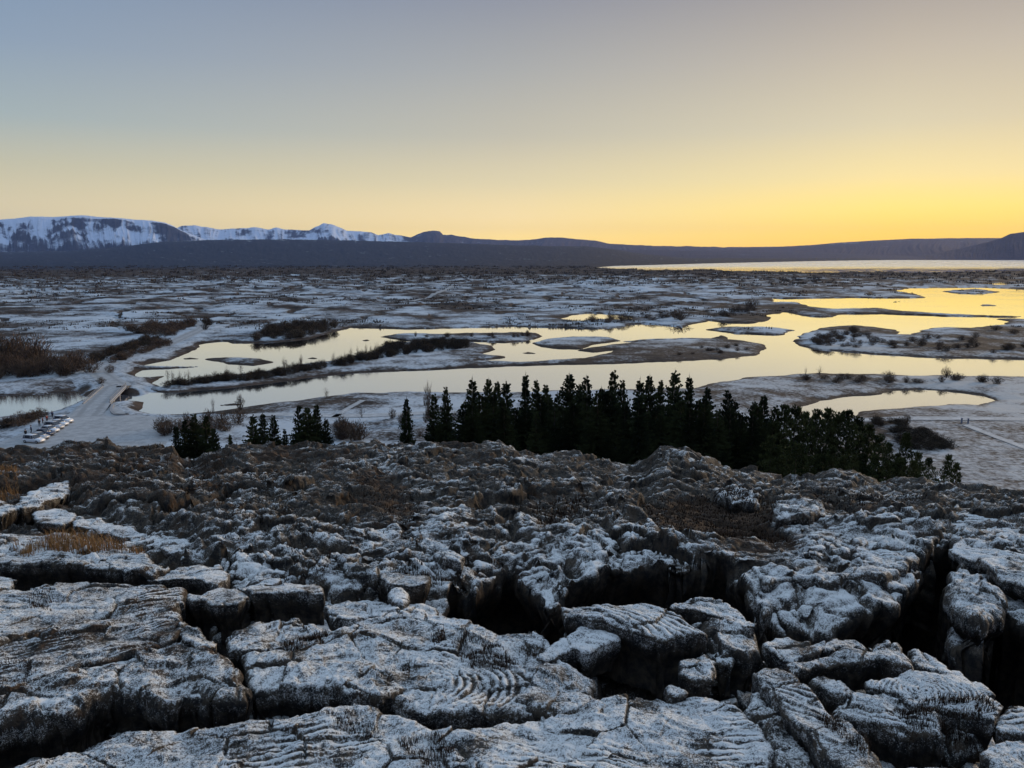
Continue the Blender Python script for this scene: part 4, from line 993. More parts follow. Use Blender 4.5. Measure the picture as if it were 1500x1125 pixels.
for xx in (blen * .34, blen * .67):
    b_ = MB(); b_.box((xx, 0, .55), (.8, hw * 1.7, 2.35)); b_.build('pier', M_CONC, bridge)
# curved wing wall of the near right bank
wp = wz([(165, 592), (163, 600), (168, 606), (178, 607), (188, 606)], 1.7); c_ = smooth_line(wp, 6)
b_ = MB()
for i in range(len(c_) - 1):
    m_ = (c_[i] + c_[i + 1]) / 2; dl = c_[i + 1] - c_[i]
    b_.box((m_[0], m_[1], .75), (float(np.linalg.norm(dl)) + .25, .7, 2.1), math.atan2(dl[1], dl[0]))
ww = b_.build('retaining_wall', M_CONC); ww['label'] = 'pale curved retaining wall where the bridge meets the near right bank'; ww['category'] = 'wall'

# ================================================================== TREES
M_BARK = simple('dark bark', (0.045, 0.035, 0.028), .95, vary=.4, scale=6)
def leaf_mat(name, c1, c2, scale=0.6):
    m, n, l, b = new_mat(name); q = NB(n, l)
    geo = n.new('ShaderNodeNewGeometry'); oi = n.new('ShaderNodeObjectInfo')
    x = q.noise(geo.outputs['Position'], scale, 3, .6)
    l.new(q.mix(q.ramp(q.m('ADD', x, q.m('MULTIPLY', q.m('SUBTRACT', oi.outputs['Random'], .5), .25)), .35, .65), c1, c2), b.inputs['Base Color'])
    b.inputs['Roughness'].default_value = .9; b.inputs['Specular IOR Level'].default_value = .1; return m
M_SPRUCE = leaf_mat('spruce needles', (0.014, 0.020, 0.009), (0.044, 0.052, 0.021))
M_PINE = leaf_mat('pine needles', (0.022, 0.030, 0.011), (0.062, 0.070, 0.026))
M_TWIG = leaf_mat('bare brown twigs', (0.050, 0.036, 0.026), (0.115, 0.080, 0.058), .5)
M_TWIGD = leaf_mat('dark wet twigs', (0.030, 0.024, 0.018), (0.07, 0.052, 0.036), .5)

def spruce_mesh(seed, H=15.0, slope=0.155, dens=1.0):
    r = np.random.RandomState(seed); V = []; Ti = []
    z = H * 0.06
    tri = []
    while z < H - 0.25:
        dtop = H - z
        Rm = 2.7 * (1 - math.exp(-slope * 2.0 * dtop / 2.7)) + 0.05
        nb = int((5 + 8 * min(1, dtop / 5)) * dens)
        a0 = r.rand() * 6.28
        for k in range(nb):
            az_ = a0 + k * 6.283 / nb + r.randn() * .25
            L = Rm * (0.55 + 0.55 * r.rand()) * (1.3 if r.rand() < .15 else 1)
            lift = 0.35 if dtop < 2.5 else -0.05 - 0.18 * min(1, dtop / H)
            ca, sa = math.cos(az_), math.sin(az_)
            ns = max(3, int(L / 0.13)); zz0 = z + r.randn() * .16
            for j in range(ns):
                f = (j + .5 + r.rand() * .5) / ns
                d_ = L * f; zc = zz0 + L * (lift * f + 0.22 * f * f)
                w = (0.04 + 0.12 * (1 - f) * min(1, L)) * (0.8 + .5 * r.rand())
                ln = 0.13 + 0.12 * r.rand()
                for s_ in (-1, 1):
                    # a spray pointing outward and to the side, drooping
                    bx, by = d_ * ca, d_ * sa
                    ox, oy = ca * ln * .8 - s_ * sa * w, sa * ln * .8 + s_ * ca * w
                    tri.append(((bx, by, zc + .04), (bx + ox, by + oy, zc - .02 - .10 * r.rand()), (bx + ca * ln * .25 * s_ * .3, by + sa * ln * .3, zc - .16 - .12 * r.rand())))
        z += 0.19 + 0.12 * r.rand()
    # leader
    for k in range(14):
        zz = H - 0.9 + k * .06; a = r.rand() * 6.28; l_ = .22 * (H - zz + .1)
        tri.append(((0, 0, zz), (math.cos(a) * l_, math.sin(a) * l_, zz + .10), (0.01, 0.01, zz + .10)))
    tri.append(((-.02, 0, H - .6), (.02, 0, H - .6), (0, 0, H + .25)))
    v = np.array(tri).reshape(-1, 3)
    return mesh_np('crown', v, tris=np.arange(len(v)).reshape(-1, 3), smooth=False)
def trunk_mesh(H, r0):
    b_ = MB(); b_.tube([(0, 0, -1.0), (0, 0, H * .3), (0.02, 0, H * .7), (0, 0, H)], [r0, r0 * .75, r0 * .35, .02], 8); return b_.mesh('trunk', True)
def pine_mesh(seed, H=9.0, Rr=2.2):
    r = np.random.RandomState(seed); tri = []; lo = []
    for k in range(52):
        f = k / 52; z = H * (0.12 + 0.86 * f); R_ = Rr * ((1 - f) ** .75) * (.35 + .75 * r.rand())
        a = k * 2.4 + r.randn() * .3; lo.append((R_ * math.cos(a), R_ * math.sin(a), z, (.30 + .35 * r.rand()) * (1.25 - .75 * f)))
    for (x, y, z, s_) in lo:
        for j in range(80):
            d = r.randn(3); d /= np.linalg.norm(d) + 1e-6; rr = s_ * r.rand() ** .35
            p = np.array([x, y, z]) + d * rr * np.array([1.15, 1.15, .8])
            o = np.array([d[0], d[1], abs(d[2]) + .9]); o = o / np.linalg.norm(o) * (.10 + .12 * r.rand())
            sd2 = r.randn(3) * .045
            tri.append((p - sd2, p + sd2, p + o))
    v = np.array(tri).reshape(-1, 3); return mesh_np('crown', v, tris=np.arange(len(v)).reshape(-1, 3), smooth=False)

def put_tree(kind, proto, u, v, y, sc_w=1.0, hproto=15.0, **pr):
    x, y, zt = at_dist(u, v, y)
    zg = max(float(zref(np.array([x]), np.array([y]))[0]) + CAMZ - .3, 0.8)
    H = max(zt - zg, 2.0); s_ = H / hproto
    o = copy_tree(proto)
    o.location = (x, y, zg); o.scale = (s_ * sc_w, s_ * sc_w, s_); o.rotation_euler = (0, 0, random.random() * 6.28)
    for k, q in pr.items(): o[k] = q
    return o
protos = []
for i in range(7):
    e = empty('spruce_tree', (0, 0, -500)); link('crown', spruce_mesh(50 + i, 15.0, [.10, .135, .155, .12, .175, .11, .145][i], 1.3 + .1 * (i % 3)), M_SPRUCE, e); link('trunk', trunk_mesh(14.6, .17), M_BARK, e); protos.append(e)
pprotos = []
for i in range(4):
    e = empty('pine_tree', (0, 0, -500)); link('crown', pine_mesh(80 + i, 9.0, 2.0 + .3 * (i % 3)), M_PINE, e); link('trunk', trunk_mesh(8.2, .14), M_BARK, e); pprotos.append(e)

SPR = [ # tip pixel, distance, width factor, label
 (595,580,66,.95,'slender lone spruce standing apart in front of the snow track, left of the grove'),
 (636,577,70,1.0,'spruce at the left end of the dark grove, beside the bare birch'),
 (653,566,67,.8,'thin pointed spruce, second from the left end of the dark grove'),
 (692,551,68,1.2,'broad full spruce at the left shoulder of the dark grove'),
 (716,553,72,.9,'narrow spruce just right of the broad left one in the grove'),
 (728,558,75,1.0,'spruce half hidden between two narrow spires, left part of the grove'),
 (741,557,67,1.2,'thick dark spruce left of the first gap in the grove'),
 (770,545,70,.95,'tall spruce with a feathery spire right of the first gap in the grove'),
 (786,557,66,1.0,'spruce next to the feathery spire, slightly shorter'),
 (800,563,73,1.0,'short spruce filling the row left of the middle tall pair'),
 (817,572,66,1.0,'low spruce between the feathery spire and the middle tall pair'),
 (834,546,69,1.15,'left tree of the tall pair in the middle of the grove'),
 (848,562,74,.9,'low thin spire between the tall pair in the middle of the grove'),
 (859,549,68,1.1,'right tree of the tall pair in the middle of the grove'),
 (881,564,72,.9,'modest spruce left of the straight single spire in the grove'),
 (899,543,69,.95,'straight tall spire in the centre of the grove'),
 (912,556,66,.9,'thin spruce leaning against the central spire'),
 (938,552,70,1.1,'dense spruce with a plain cone top, right of the central spire'),
 (952,548,74,.85,'spruce with a forked looking top in the right half of the grove'),
 (968,556,71,.85,'slim spruce before the tallest tree'),
 (989,541,68,1.15,'tallest spruce with a long bristly spire, right half of the grove'),
 (1010,548,72,1.0,'bristly spruce right next to the tallest one'),
 (1037,567,68,1.1,'spruce at the shoulder right of the tallest pair'),
 (1067,571,70,1.1,'pointed spruce on the descending right side of the grove'),
 (1078,583,67,1.0,'shorter spruce touching the pointed one on the right side'),
 (1105,586,71,.9,'thin spruce left of the last broad cone'),
 (1119,578,68,1.25,'last broad cone at the right end of the spruces'),
 (1137,592,70,1.1,'small spruce between the last broad cone and the pines'),
 (257,622,62,1.15,'left tree of the dark spruce clump at the car park'),
 (270,614,64,1.15,'second tree of the dark spruce clump at the car park'),
 (284,606,63,1.2,'tallest tree of the dark spruce clump at the car park'),
 (301,605,66,1.0,'slim right tree of the dark spruce clump at the car park'),
 (313,626,62,1.0,'low outer spruce at the right of the car park clump'),
 (337,636,60,.9,'tiny spruce alone between the two left clumps'),
 (370,606,66,1.2,'left spruce of the middle clump left of the brown bush'),
 (384,603,64,1.2,'middle spruce of the small clump between the left clump and the third'),
 (400,608,66,1.1,'right spruce of the small middle clump'),
 (417,628,62,.9,'little spruce at the foot of the third clump'),
 (437,590,66,1.1,'left spire of the third clump, next to the brown bush'),
 (450,595,64,1.25,'wide spruce in the heart of the third clump'),
 (463,592,67,1.1,'right spire of the third clump'),
 (477,612,63,1.1,'lower right spruce of the third clump'),
]
for i, (u, v, y, w, lab) in enumerate(SPR):
    g = 'spruces of the dark grove' if 600 < u < 1145 else 'spruces beyond the crest at the left'
    put_tree('spruce_tree', protos[i % 7], u, v, y, w, label=lab, category='tree', group=g)
rr_ = random.Random(3)
for k in range(46):   # lower trees inside the grove, seen only as its dark mass
    u = 682 + k * 10.0 + rr_.uniform(-4, 4); v = 578 + rr_.uniform(-10, 26) + (12 if u > 1040 else 0)
    put_tree('spruce_tree', protos[rr_.randrange(7)], u, v, rr_.uniform(56, 66), 1.35, label='low dark spruce inside the mass of the grove, below the spires', category='tree', group='low spruces filling the grove')
PIN = [(1150,590,'pine with an open top right after the last spruce'),(1166,592,'loose topped pine, second from the spruces'),(1181,600,'pine with sky showing through its crown, left of the twin tops'),(1198,598,'left of the twin rounded pine tops before the pond'),
 (1214,595,'tall right one of the twin pine tops before the pond'),(1230,602,'pine with a clumpy crown, left of the broad one'),(1243,597,'broad pine reaching over the pond'),(1258,608,'pine on the right shoulder of the pine stand'),(1274,618,'pine where the stand starts to fall away'),
 (1290,634,'rounded pine on the falling edge of the stand'),(1303,646,'low pine behind the thin tall one'),(1330,632,'thin tall ragged pine standing out near the right end'),(1316,662,'small bushy pine left of the thin tall one'),(1346,660,'small bushy pine right of the thin tall one'),
 (1362,668,'low rounded pine, second from the right end'),(1390,664,'pointed bushy pine at the right end of the stand'),(1402,676,'smallest pine, last on the right')]
for i, (u, v, lab) in enumerate(PIN):
    put_tree('pine_tree', pprotos[i % 4], u, v, 58 + (i * 37 % 9) - (3 if u > 1300 else 0), (.92 if u < 1300 else .8), hproto=9.0, label=lab, category='tree', group='pines at the right end of the grove')
for k in range(24):
    u = 1128 + k * 9.5 + rr_.uniform(-4, 4); v = 630 + (u - 1130) * .17 + rr_.uniform(-6, 16)
    put_tree('pine_tree', pprotos[rr_.randrange(4)], u, v + 12, rr_.uniform(50, 56), 1.05, hproto=9.0, label='low bushy pine in the thick of the stand below the crowns', category='tree', group='low pines filling the stand')
for e in protos + pprotos:
    for c_ in list(e.children): bpy.data.objects.remove(c_)
    bpy.data.objects.remove(e)

# ------------------------------------------------------------------ bare shrubs
def shrub_mesh(seed, n=420, tall=1.0):
    """unit bush: 1 wide, 1 high; fine upward twigs fanning from the ground"""
    r = np.random.RandomState(seed); tri = []
    for k in range(n):
        a = r.rand() * 6.283; q = r.rand() ** .6; f = r.rand() ** .8
        # twig along a fanning stem
        bx, by = .16 * q * math.cos(a), .16 * q * math.sin(a)
        ex, ey, ez = .52 * q * math.cos(a), .52 * q * math.sin(a), tall * (1 - .45 * q * q) * (.75 + .3 * r.rand())
        p = np.array([bx + (ex - bx) * f, by + (ey - by) * f, ez * f])
        d = np.array([ex - bx, ey - by, ez]); d /= np.linalg.norm(d); d = d + r.randn(3) * .35; d /= np.linalg.norm(d)
        s_ = r.randn(3); s_ -= d * s_.dot(d); s_ /= np.linalg.norm(s_)
        L = .10 + .14 * r.rand(); w = .009 + .010 * r.rand()
        tri.append((p - s_ * w, p + s_ * w, p + d * L))
    v = np.array(tri).reshape(-1, 3); return mesh_np('twigs', v, tris=np.arange(len(v)).reshape(-1, 3), smooth=False)
def stems_mesh(seed):
    r = random.Random(seed); b_ = MB()
    for k in range(7):
        a = r.random() * 6.28; q = r.uniform(.05, .32); b_.tube([(0, 0, -.05), (q * .4 * math.cos(a), q * .4 * math.sin(a), .35), (q * math.cos(a), q * math.sin(a), r.uniform(.7, .95))], [.014, .009, .003], 4)
    return b_.mesh('stems')
SH = [shrub_mesh(300 + i, 520) for i in range(5)]; ST = [stems_mesh(20 + i) for i in range(3)]
SHT = [shrub_mesh(330 + i, 130) for i in range(3)]
def bush(u, v, wpx, hpx, label, group, mat=None, thin=False, zg=None, cat='bush'):
    x, y = on_z(u, v, 1.3)
    x, y = float(x), float(y)
    z = ground_z(x, y)
    # settle on the ground actually there
    x, y = (float(q) for q in on_z(u, v, max(z, .2))); z = ground_z(x, y)
    d = math.hypot(x, y)
    if z < -0.3: z = -0.3
    w = wpx * d / F; h = hpx * d / F * 1.05
    mat = mat or M_TWIG
    e = empty('shrub', (x, y, z - .1), random.random() * 6.28, label=label, category=cat, group=group)
    e.scale = (w, w, h)
    me = random.choice(SHT if thin else SH)
    key = me.name.split('.')[0] + mat.name
    if len(me.materials) == 0: me.materials.append(mat)
    elif me.materials[0] != mat:
        alt = bpy.data.meshes.get(me.name + mat.name)
        if alt is None:
            alt = me.copy(); alt.name = me.name + mat.name; alt.materials.clear(); alt.materials.append(mat)
        me = alt
    link('twigs', me, None, e); link('stems', random.choice(ST), M_BARK, e)
    return e
def thicket(poly, n, w, h, label, group, mat=None, seed=0, thin=False):
    r = random.Random(seed); a = np.array(poly, float); k = 0; tries = 0
    while k < n and tries < n * 60:
        tries += 1
        u = r.uniform(a[:, 0].min(), a[:, 0].max()); v = r.uniform(a[:, 1].min(), a[:, 1].max())
        if sdf(np.array([u]), np.array([v]), a)[0] < 0: continue
        bush(u, v, r.uniform(*w), r.uniform(*h), label, group, mat, thin); k += 1
def mass(poly, n, w, h, name, label, mat, seed):
    r = np.random.RandomState(seed); a = np.array(poly, float); out = []; k = 0; tries = 0
    base = [np.array([v.co[:] for v in m_.vertices]) for m_ in SH]
    while k < n and tries < n * 60:
        tries += 1
        u = r.uniform(a[:, 0].min(), a[:, 0].max()); v = r.uniform(a[:, 1].min(), a[:, 1].max())
        if sdf(np.array([u]), np.array([v]), a)[0] < 0: continue
        x, y = (float(q) for q in on_z(u, v, 1.3)); z = ground_z(x, y)
        if z < 0.02: continue
        d = math.hypot(x, y); W_ = r.uniform(*w) * d / F; H_ = r.uniform(*h) * d / F * 1.1; t = r.rand() * 6.28
        b = base[r.randint(len(base))]
        out.append(np.stack([x + W_ * (b[:, 0] * math.cos(t) - b[:, 1] * math.sin(t)), y + W_ * (b[:, 0] * math.sin(t) + b[:, 1] * math.cos(t)), z - .15 + H_ * b[:, 2]], 1)); k += 1
    V = np.concatenate(out)
    return link(name, mesh_np(name, V, tris=np.arange(len(V)).reshape(-1, 3), smooth=False), mat, kind='stuff', label=label)
mass([(-30,557),(-30,528),(40,530),(70,540),(135,541),(138,548),(100,552)], 75, (16, 30), (12, 26), 'thicket', 'dense bare brown birch thicket left of the road bend', M_TWIG, 1)
thicket([(-30,548),(-30,525),(60,525),(60,540)], 10, (24,38), (26,36), 'tall bare birch in the thicket at the left edge', 'tall birches at the left edge', M_TWIG, 2)
thicket([(88,532),(98,530),(110,533),(125,533),(120,536),(95,536)], 6, (10,16), (8,12), 'small bare bush on the snow above the thicket', 'bushes on the snow above the thicket', M_TWIGD, 3)
mass([(135,534),(165,522),(200,514),(225,505),(235,500),(222,498),(190,508),(150,520),(130,528)], 50, (12, 20), (7, 12), 'thicket', 'dark thicket along the upper side of the winding road', M_TWIGD, 4)
mass([(160,537),(175,530),(215,517),(250,508),(245,501),(225,508),(190,519),(165,528)], 36, (10, 18), (5, 10), 'thicket', 'reddish thicket between the winding road and the shore', M_TWIG, 5)
mass([(185,484),(215,478),(260,478),(282,474),(280,482),(255,492),(215,490)], 55, (12, 22), (7, 12), 'thicket', 'dark thicket on the inside of the road bend', M_TWIG, 6)
thicket([(296,486),(312,478),(306,472),(300,470),(302,482)], 5, (12,18), (8,12), 'bush on the outside of the road bend', 'bushes outside the road bend', M_TWIGD, 7)
mass([(372,498),(385,484),(420,480),(470,478),(500,477),(470,486),(430,495)], 90, (12, 22), (7, 13), 'thicket', 'dark brush covering the steep north shore', M_TWIGD, 8)
mass([(236,566),(300,560),(360,555),(400,551),(450,543),(480,538),(470,534),(400,545),(330,553),(250,561)], 110, (10, 20), (6, 11), 'thicket', 'low dark brush along the narrow bank in the water', M_TWIGD, 9)
mass([(480,538),(540,528),(620,516),(690,508),(700,503),(600,504),(570,507),(555,516),(500,530)], 120, (12, 22), (7, 13), 'thicket', 'dark brush on the wooded tongue of the island', M_TWIGD, 10)
thicket([(240,560),(330,551),(450,535),(560,522),(560,516),(400,540),(240,556)], 26, (4,8), (12,20), 'thin bare sapling standing out of the bank against the water', 'saplings on the narrow bank', M_TWIG, 11, thin=True)
mass([(1180,498),(1200,489),(1240,484),(1285,486),(1295,500),(1280,512),(1210,508)], 45, (8, 18), (5, 9), 'thicket', 'brown brush on the head of the right island', M_TWIG, 12)
thicket([(1290,500),(1400,490),(1500,478),(1520,520),(1400,518),(1290,510)], 26, (10,20), (5,9), 'low brown bush scattered over the right island', 'low bushes on the right island', M_TWIG, 13)
thicket([(1140,556),(1250,552),(1400,556),(1480,562),(1400,566),(1280,562),(1180,560)], 22, (10,22), (5,11), 'low brown bush on the near shore at the right', 'bushes on the near shore', M_TWIG, 14)
mass([(1300,628),(1330,622),(1395,650),(1390,657),(1340,660),(1320,650)], 60, (16, 26), (6, 10), 'heather', 'dark heather patch on the frosted meadow by the pines', M_TWIGD, 15)
thicket([(1262,622),(1290,616),(1330,620),(1300,628)], 9, (16,24), (7,12), 'bush at the upper end of the dark patch by the pines', 'bushes by the pines', M_TWIGD, 16)
thicket([(230,640),(250,618),(310,612),(360,622),(350,636),(300,640)], 16, (20,34), (14,22), 'brown bare bush behind the dark spruce clump', 'bushes behind the spruce clump', M_TWIG, 17)
thicket([(489,648),(495,632),(540,632),(546,648)], 9, (24,34), (20,28), 'rusty brown bush between the third clump and the lone spruce', 'rusty bushes beyond the crest', M_TWIG, 18)
thicket([(560,640),(700,640),(700,600),(560,610)], 12, (10,20), (10,20), 'sparse bare shrub on the snow behind the lone spruce', 'shrubs behind the lone spruce', M_TWIG, 19)
thicket([(1120,672),(1150,660),(1165,680),(1130,688)], 4, (26,34), (26,36), 'reddish bare bush at the foot of the pines', 'reddish bushes at the foot of the pines', M_TWIG, 20)
thicket([(850,470),(1130,452),(1060,466),(900,476)], 22, (10,26), (6,11), 'dark bush on the lava shore above the small pond', 'bushes above the small pond', M_TWIG, 21)
thicket([(600,492),(780,490),(780,497),(600,496)], 14, (5,12), (4,8), 'tiny shrub on the long flat islet', 'shrubs on the flat islet', M_TWIG, 22)
thicket([(900,520),(1090,505),(1100,515),(950,526)], 14, (6,14), (3,6), 'tiny shrub on the pale rounded island', 'shrubs on the rounded island', M_TWIG, 23)
thicket([(0,625),(60,608),(60,614),(10,632)], 12, (16,28), (8,13), 'reddish bush on the near river bank left of the cars', 'bushes on the river bank by the cars', M_TWIG, 24)
for (u, v, w, h, lab) in [(628,612,16,52,'tall bare birch at the left end of the dark grove'),(478,582,10,16,'lone leafless sapling on the near shore, left'),(352,600,14,22,'leafless forked sapling at the water near the snow track'),
   (312,596,7,16,'thin sapling by the water right of the bridge'),(1200,549,9,13,'forked bare sapling on the near shore at the right'),(1386,553,14,14,'twiggy bare bush on the near shore at the far right'),(1180,549,4,12,'very thin sapling left of the forked one'),
   (1328,622,14,16,'wispy bare bush beside the dark meadow patch'),(148,562,14,9,'round reddish bush at the far left end of the bridge'),(162,546,15,11,'reddish bush on the verge above the bridge'),
   (1440,560,18,10,'low bush by the right shore pond'),(530,612,9,20,'bare sapling next to the small path'),(995,468,36,14,'large dark shrub left of the snowy headland'),(1100,452,24,14,'dark rounded shrub on the upper spit')]:
    bush(u, v, w, h, lab, 'scattered single shrubs', M_TWIG, thin=w < 12)

# ------------------------------------------------------------------ far scrub: one mass
r = np.random.RandomState(5)
n = 15000
th_ = rad(1) * (0.75 + (5.4 - 0.75) * r.rand(n) ** 1.6); yy = CAMZ / np.tan(th_); aa = rad(1) * r.uniform(-39, 39, n); xx = yy * np.tan(aa)
dens = fbm(xx, yy, 130, 3, 401) + .6 * fbm(xx, yy, 35, 3, 402) + 0.7 * sstep(900, 1600, yy)
ti = np.clip(np.searchsorted(dist, yy), 0, len(dist) - 1); ai = np.clip(((aa - azs[0]) / (azs[1] - azs[0])).round().astype(int), 0, len(azs) - 1)
ok = (dens > 0.14) & (S[ti, ai] > 3) & ((yy > 420) | (np.abs(xx) > 0)) & (yy > 400)
xx, yy, zz = xx[ok], yy[ok], PZ[ti[ok], ai[ok]]
hh = (0.9 + 1.6 * r.rand(len(xx))) * np.clip(yy / 900, .6, 2.0)
V = []
for k in range(9):
    a = r.rand(len(xx)) * 6.283; q = hh * (0.4 + 1.5 * r.rand(len(xx)))
    bx = xx + q * np.cos(a); by = yy + q * np.sin(a); w = hh * (.16 + .22 * r.rand(len(xx))); b2 = r.rand(len(xx)) * 6.283
    p0 = np.stack([bx - w * np.cos(b2), by - w * np.sin(b2), zz - .3], 1); p1 = np.stack([bx + w * np.cos(b2), by + w * np.sin(b2), zz - .3], 1)
    p2 = np.stack([bx + .3 * w, by, zz + hh * (.5 + .6 * r.rand(len(xx)))], 1)
    V.append(np.stack([p0, p1, p2], 1).reshape(-1, 3))
V = np.concatenate(V)
o = link('scrub', mesh_np('scrub', V, tris=np.arange(len(V)).reshape(-1, 3), smooth=False), M_TWIGD, kind='stuff', label='dark low birch scrub scattered over the snowy lava plain')

# ------------------------------------------------------------------ dry grass and heather in the foreground
def blades(patches, name, mat, label, seed):
    r = np.random.RandomState(seed); tri = []
    for (poly, n, h, w, dz) in patches:
        P = px_ref(poly, dz); lo = P.min(0); hi = P.max(0); c = 0
        q = r.rand(n * 4, 2) * (hi - lo) + lo; s_ = sdf(q[:, 0], q[:, 1], P); q = q[s_ > 0][:n]
        cl = pn(q[:, 0] * 4, q[:, 1] * 4, seed)
        for (x, y), c_ in zip(q, cl):
            if c_ < -.25: continue
            z = surf_z(x, y) - .02
            a = r.rand() * 6.28; L = h * (.55 + .6 * r.rand()) * (1 + .3 * c_); bend = .25 + .5 * r.rand()
            wx, wy = w * math.cos(a + 1.57), w * math.sin(a + 1.57)
            m = np.array([x + L * bend * .3 * math.cos(a), y + L * bend * .3 * math.sin(a), z + L * .6]); t = np.array([x + L * bend * math.cos(a), y + L * bend * math.sin(a), z + L * (1 - .3 * bend)])
            b0 = np.array([x - wx, y - wy, z]); b1 = np.array([x + wx, y + wy, z]); m0 = m - np.array([wx, wy, 0]) * .7; m1 = m + np.array([wx, wy, 0]) * .7
            tri += [(b0, b1, m1), (b0, m1, m0), (m0, m1, t)]
    v = np.array(tri).reshape(-1, 3)
    return link(name, mesh_np(name, v, tris=np.arange(len(v)).reshape(-1, 3), smooth=False), mat, kind='stuff', label=label)
from mathutils.bvhtree import BVHTree
dg = bpy.context.evaluated_depsgraph_get()
_bv = []
for o in list(COL.objects):
    if o.type == 'MESH' and o.name.split('.')[0] in ('rock_slab', 'rock_outcrop', 'boulder'):
        me_ = o.data; nv = len(me_.vertices); a = np.empty(nv * 3, np.float32); me_.vertices.foreach_get('co', a); a = a.reshape(-1, 3) + np.array(o.location)
        _bv.append((a[:, 0].min(), a[:, 0].max(), a[:, 1].min(), a[:, 1].max(), a))
def surf_z(x, y):
    z = fore_z(x, y)
    for (x0, x1, y0, y1, a) in _bv:
        if x0 < x < x1 and y0 < y < y1:
            m = (np.abs(a[:, 0] - x) < .035) & (np.abs(a[:, 1] - y) < .035)
            if m.any(): z = max(z, float(a[m, 2].max()))
    return z
M_GOLD = leaf_mat('dry golden grass', (0.16, 0.085, 0.035), (0.34, 0.20, 0.09), 6)
M_HEATH = leaf_mat('brown heather', (0.022, 0.014, 0.010), (0.085, 0.048, 0.028), 5)
blades([([(60,842),(75,832),(120,832),(165,838),(190,846),(175,856),(120,860),(90,858)], 1100, .42, .006, -.6), ([(-20,712),(0,700),(25,698),(30,716),(0,724)], 500, .45, .01, -.1), ([(85,692),(100,684),(122,686),(118,696),(95,700)], 420, .35, .01, 0),
        ([(20,848),(60,838),(80,850),(40,862)], 260, .25, .006, -.6), ([(215,838),(225,842),(205,850),(180,848)], 240, .22, .006, -.5)], 'dry_grass', M_GOLD, 'tufts of dry golden grass growing out of the dark hollows at the left', 3)
blades([([(400,945),(430,930),(480,928),(475,940),(430,955)], 700, .10, .005, 0), ([(440,930),(470,922),(490,930),(460,940)], 300, .09, .005, 0), ([(660,945),(680,928),(715,935),(760,965),(740,985),(690,975)], 1300, .10, .005, 0), ([(630,930),(650,922),(655,940),(635,945)], 260, .10, .005, 0),
        ([(590,960),(605,958),(600,975),(585,975)], 150, .08, .005, 0), ([(550,985),(580,980),(575,998),(552,998)], 150, .08, .005, 0), ([(470,1055),(520,1045),(560,1070),(540,1085),(490,1070)], 500, .08, .004, 0), ([(580,1085),(640,1080),(670,1110),(640,1140),(590,1110)], 800, .10, .004, 0),
        ([(1190,1075),(1230,1085),(1290,1125),(1260,1150),(1210,1110)], 700, .10, .004, 0), ([(1300,1080),(1400,1075),(1440,1110),(1330,1120)], 900, .10, .005, -.4), ([(1120,925),(1150,925),(1145,935),(1120,935)], 180, .10, .005, 0),
        ([(1370,1045),(1440,1050),(1460,1070),(1400,1080)], 500, .10, .005, -.1), ([(40,870),(80,865),(75,890),(45,890)], 300, .10, .005, 0), ([(0,980),(40,970),(60,1010),(0,1020)], 300, .09, .004, 0), ([(200,890),(260,880),(255,905),(210,920)], 300, .07, .004, 0),
        ([(760,945),(800,945),(790,965),(760,965)], 250, .09, .004, 0), ([(1150,1000),(1180,1000),(1200,1030),(1170,1020)], 150, .08, .004, 0), ([(560,832),(640,826),(660,840),(600,845)], 700, .16, .008, 0), ([(430,795),(500,790),(480,840),(400,840)], 900, .14, .008, 0),
        ([(300,720),(420,700),(450,790),(330,800)], 2600, .11, .012, 0), ([(930,740),(1085,735),(1150,750),(1120,790),(960,780)], 4500, .12, .014, -.2), ([(1180,735),(1380,740),(1330,755),(1200,760)], 2600, .11, .014, -.2), ([(120,690),(300,690),(420,665),(300,720)], 2200, .2, .016, 0),
        ([(520,700),(620,740),(600,790),(540,760)], 1600, .11, .012, -.2), ([(760,735),(860,725),(870,765),(790,780)], 1500, .18, .014, 0), ([(0,690),(400,670),(700,665),(900,690),(900,800),(600,790),(300,760),(0,740)], 14000, .09, .013, 0), ([(900,690),(1200,700),(1500,730),(1500,755),(1200,760),(900,760)], 6000, .09, .013, 0), ([(1020,790),(1110,775),(1160,800),(1080,815)], 1200, .18, .012, -.2)], 'heather', M_HEATH, 'brown heather and moss creeping over the frosted lava', 4)

# ================================================================== CARS AND PEOPLE
def paint(name, c): return simple(name, c, .35, .1, .5)
PAINTS = {'white': paint('white car paint', (.62, .64, .68)), 'silver': paint('silver car paint', (.36, .38, .42)), 'dark': paint('dark blue car paint', (.03, .045, .09)), 'grey': paint('grey car paint', (.16, .18, .21))}
M_GLASS = simple('car glass', (.015, .02, .03), .08, 0, .8); M_TYRE = simple('tyre rubber', (.015, .015, .015), .9); M_RIM = simple('wheel rim', (.4, .4, .42), .4, .8); M_LAMP = simple('head lamp glass', (.75, .78, .8), .15, 0, .8); M_RED = simple('tail lamp', (.25, .01, .01), .3)
def loft(sections, mb, cap=True):
    n = len(sections[0]); vs = [v for s_ in sections for v in s_]; fs = []
    for i in range(len(sections) - 1):
        for k in range(n): fs.append((i * n + k, i * n + (k + 1) % n, (i + 1) * n + (k + 1) % n, (i + 1) * n + k))
    if cap: fs.append(tuple(range(n))[::-1]); fs.append(tuple((len(sections) - 1) * n + k for k in range(n)))
    mb.add(vs, fs)
def ring(x, w, z0, z1, zm=None, t=.85):
    zm = zm or (z0 + z1) * .5
    return [(x, -w * .93, z0), (x, w * .93, z0), (x, w, z0 + .12), (x, w, zm), (x, w * t, z1), (x, -w * t, z1), (x, -w, zm), (x, -w, z0 + .12)]
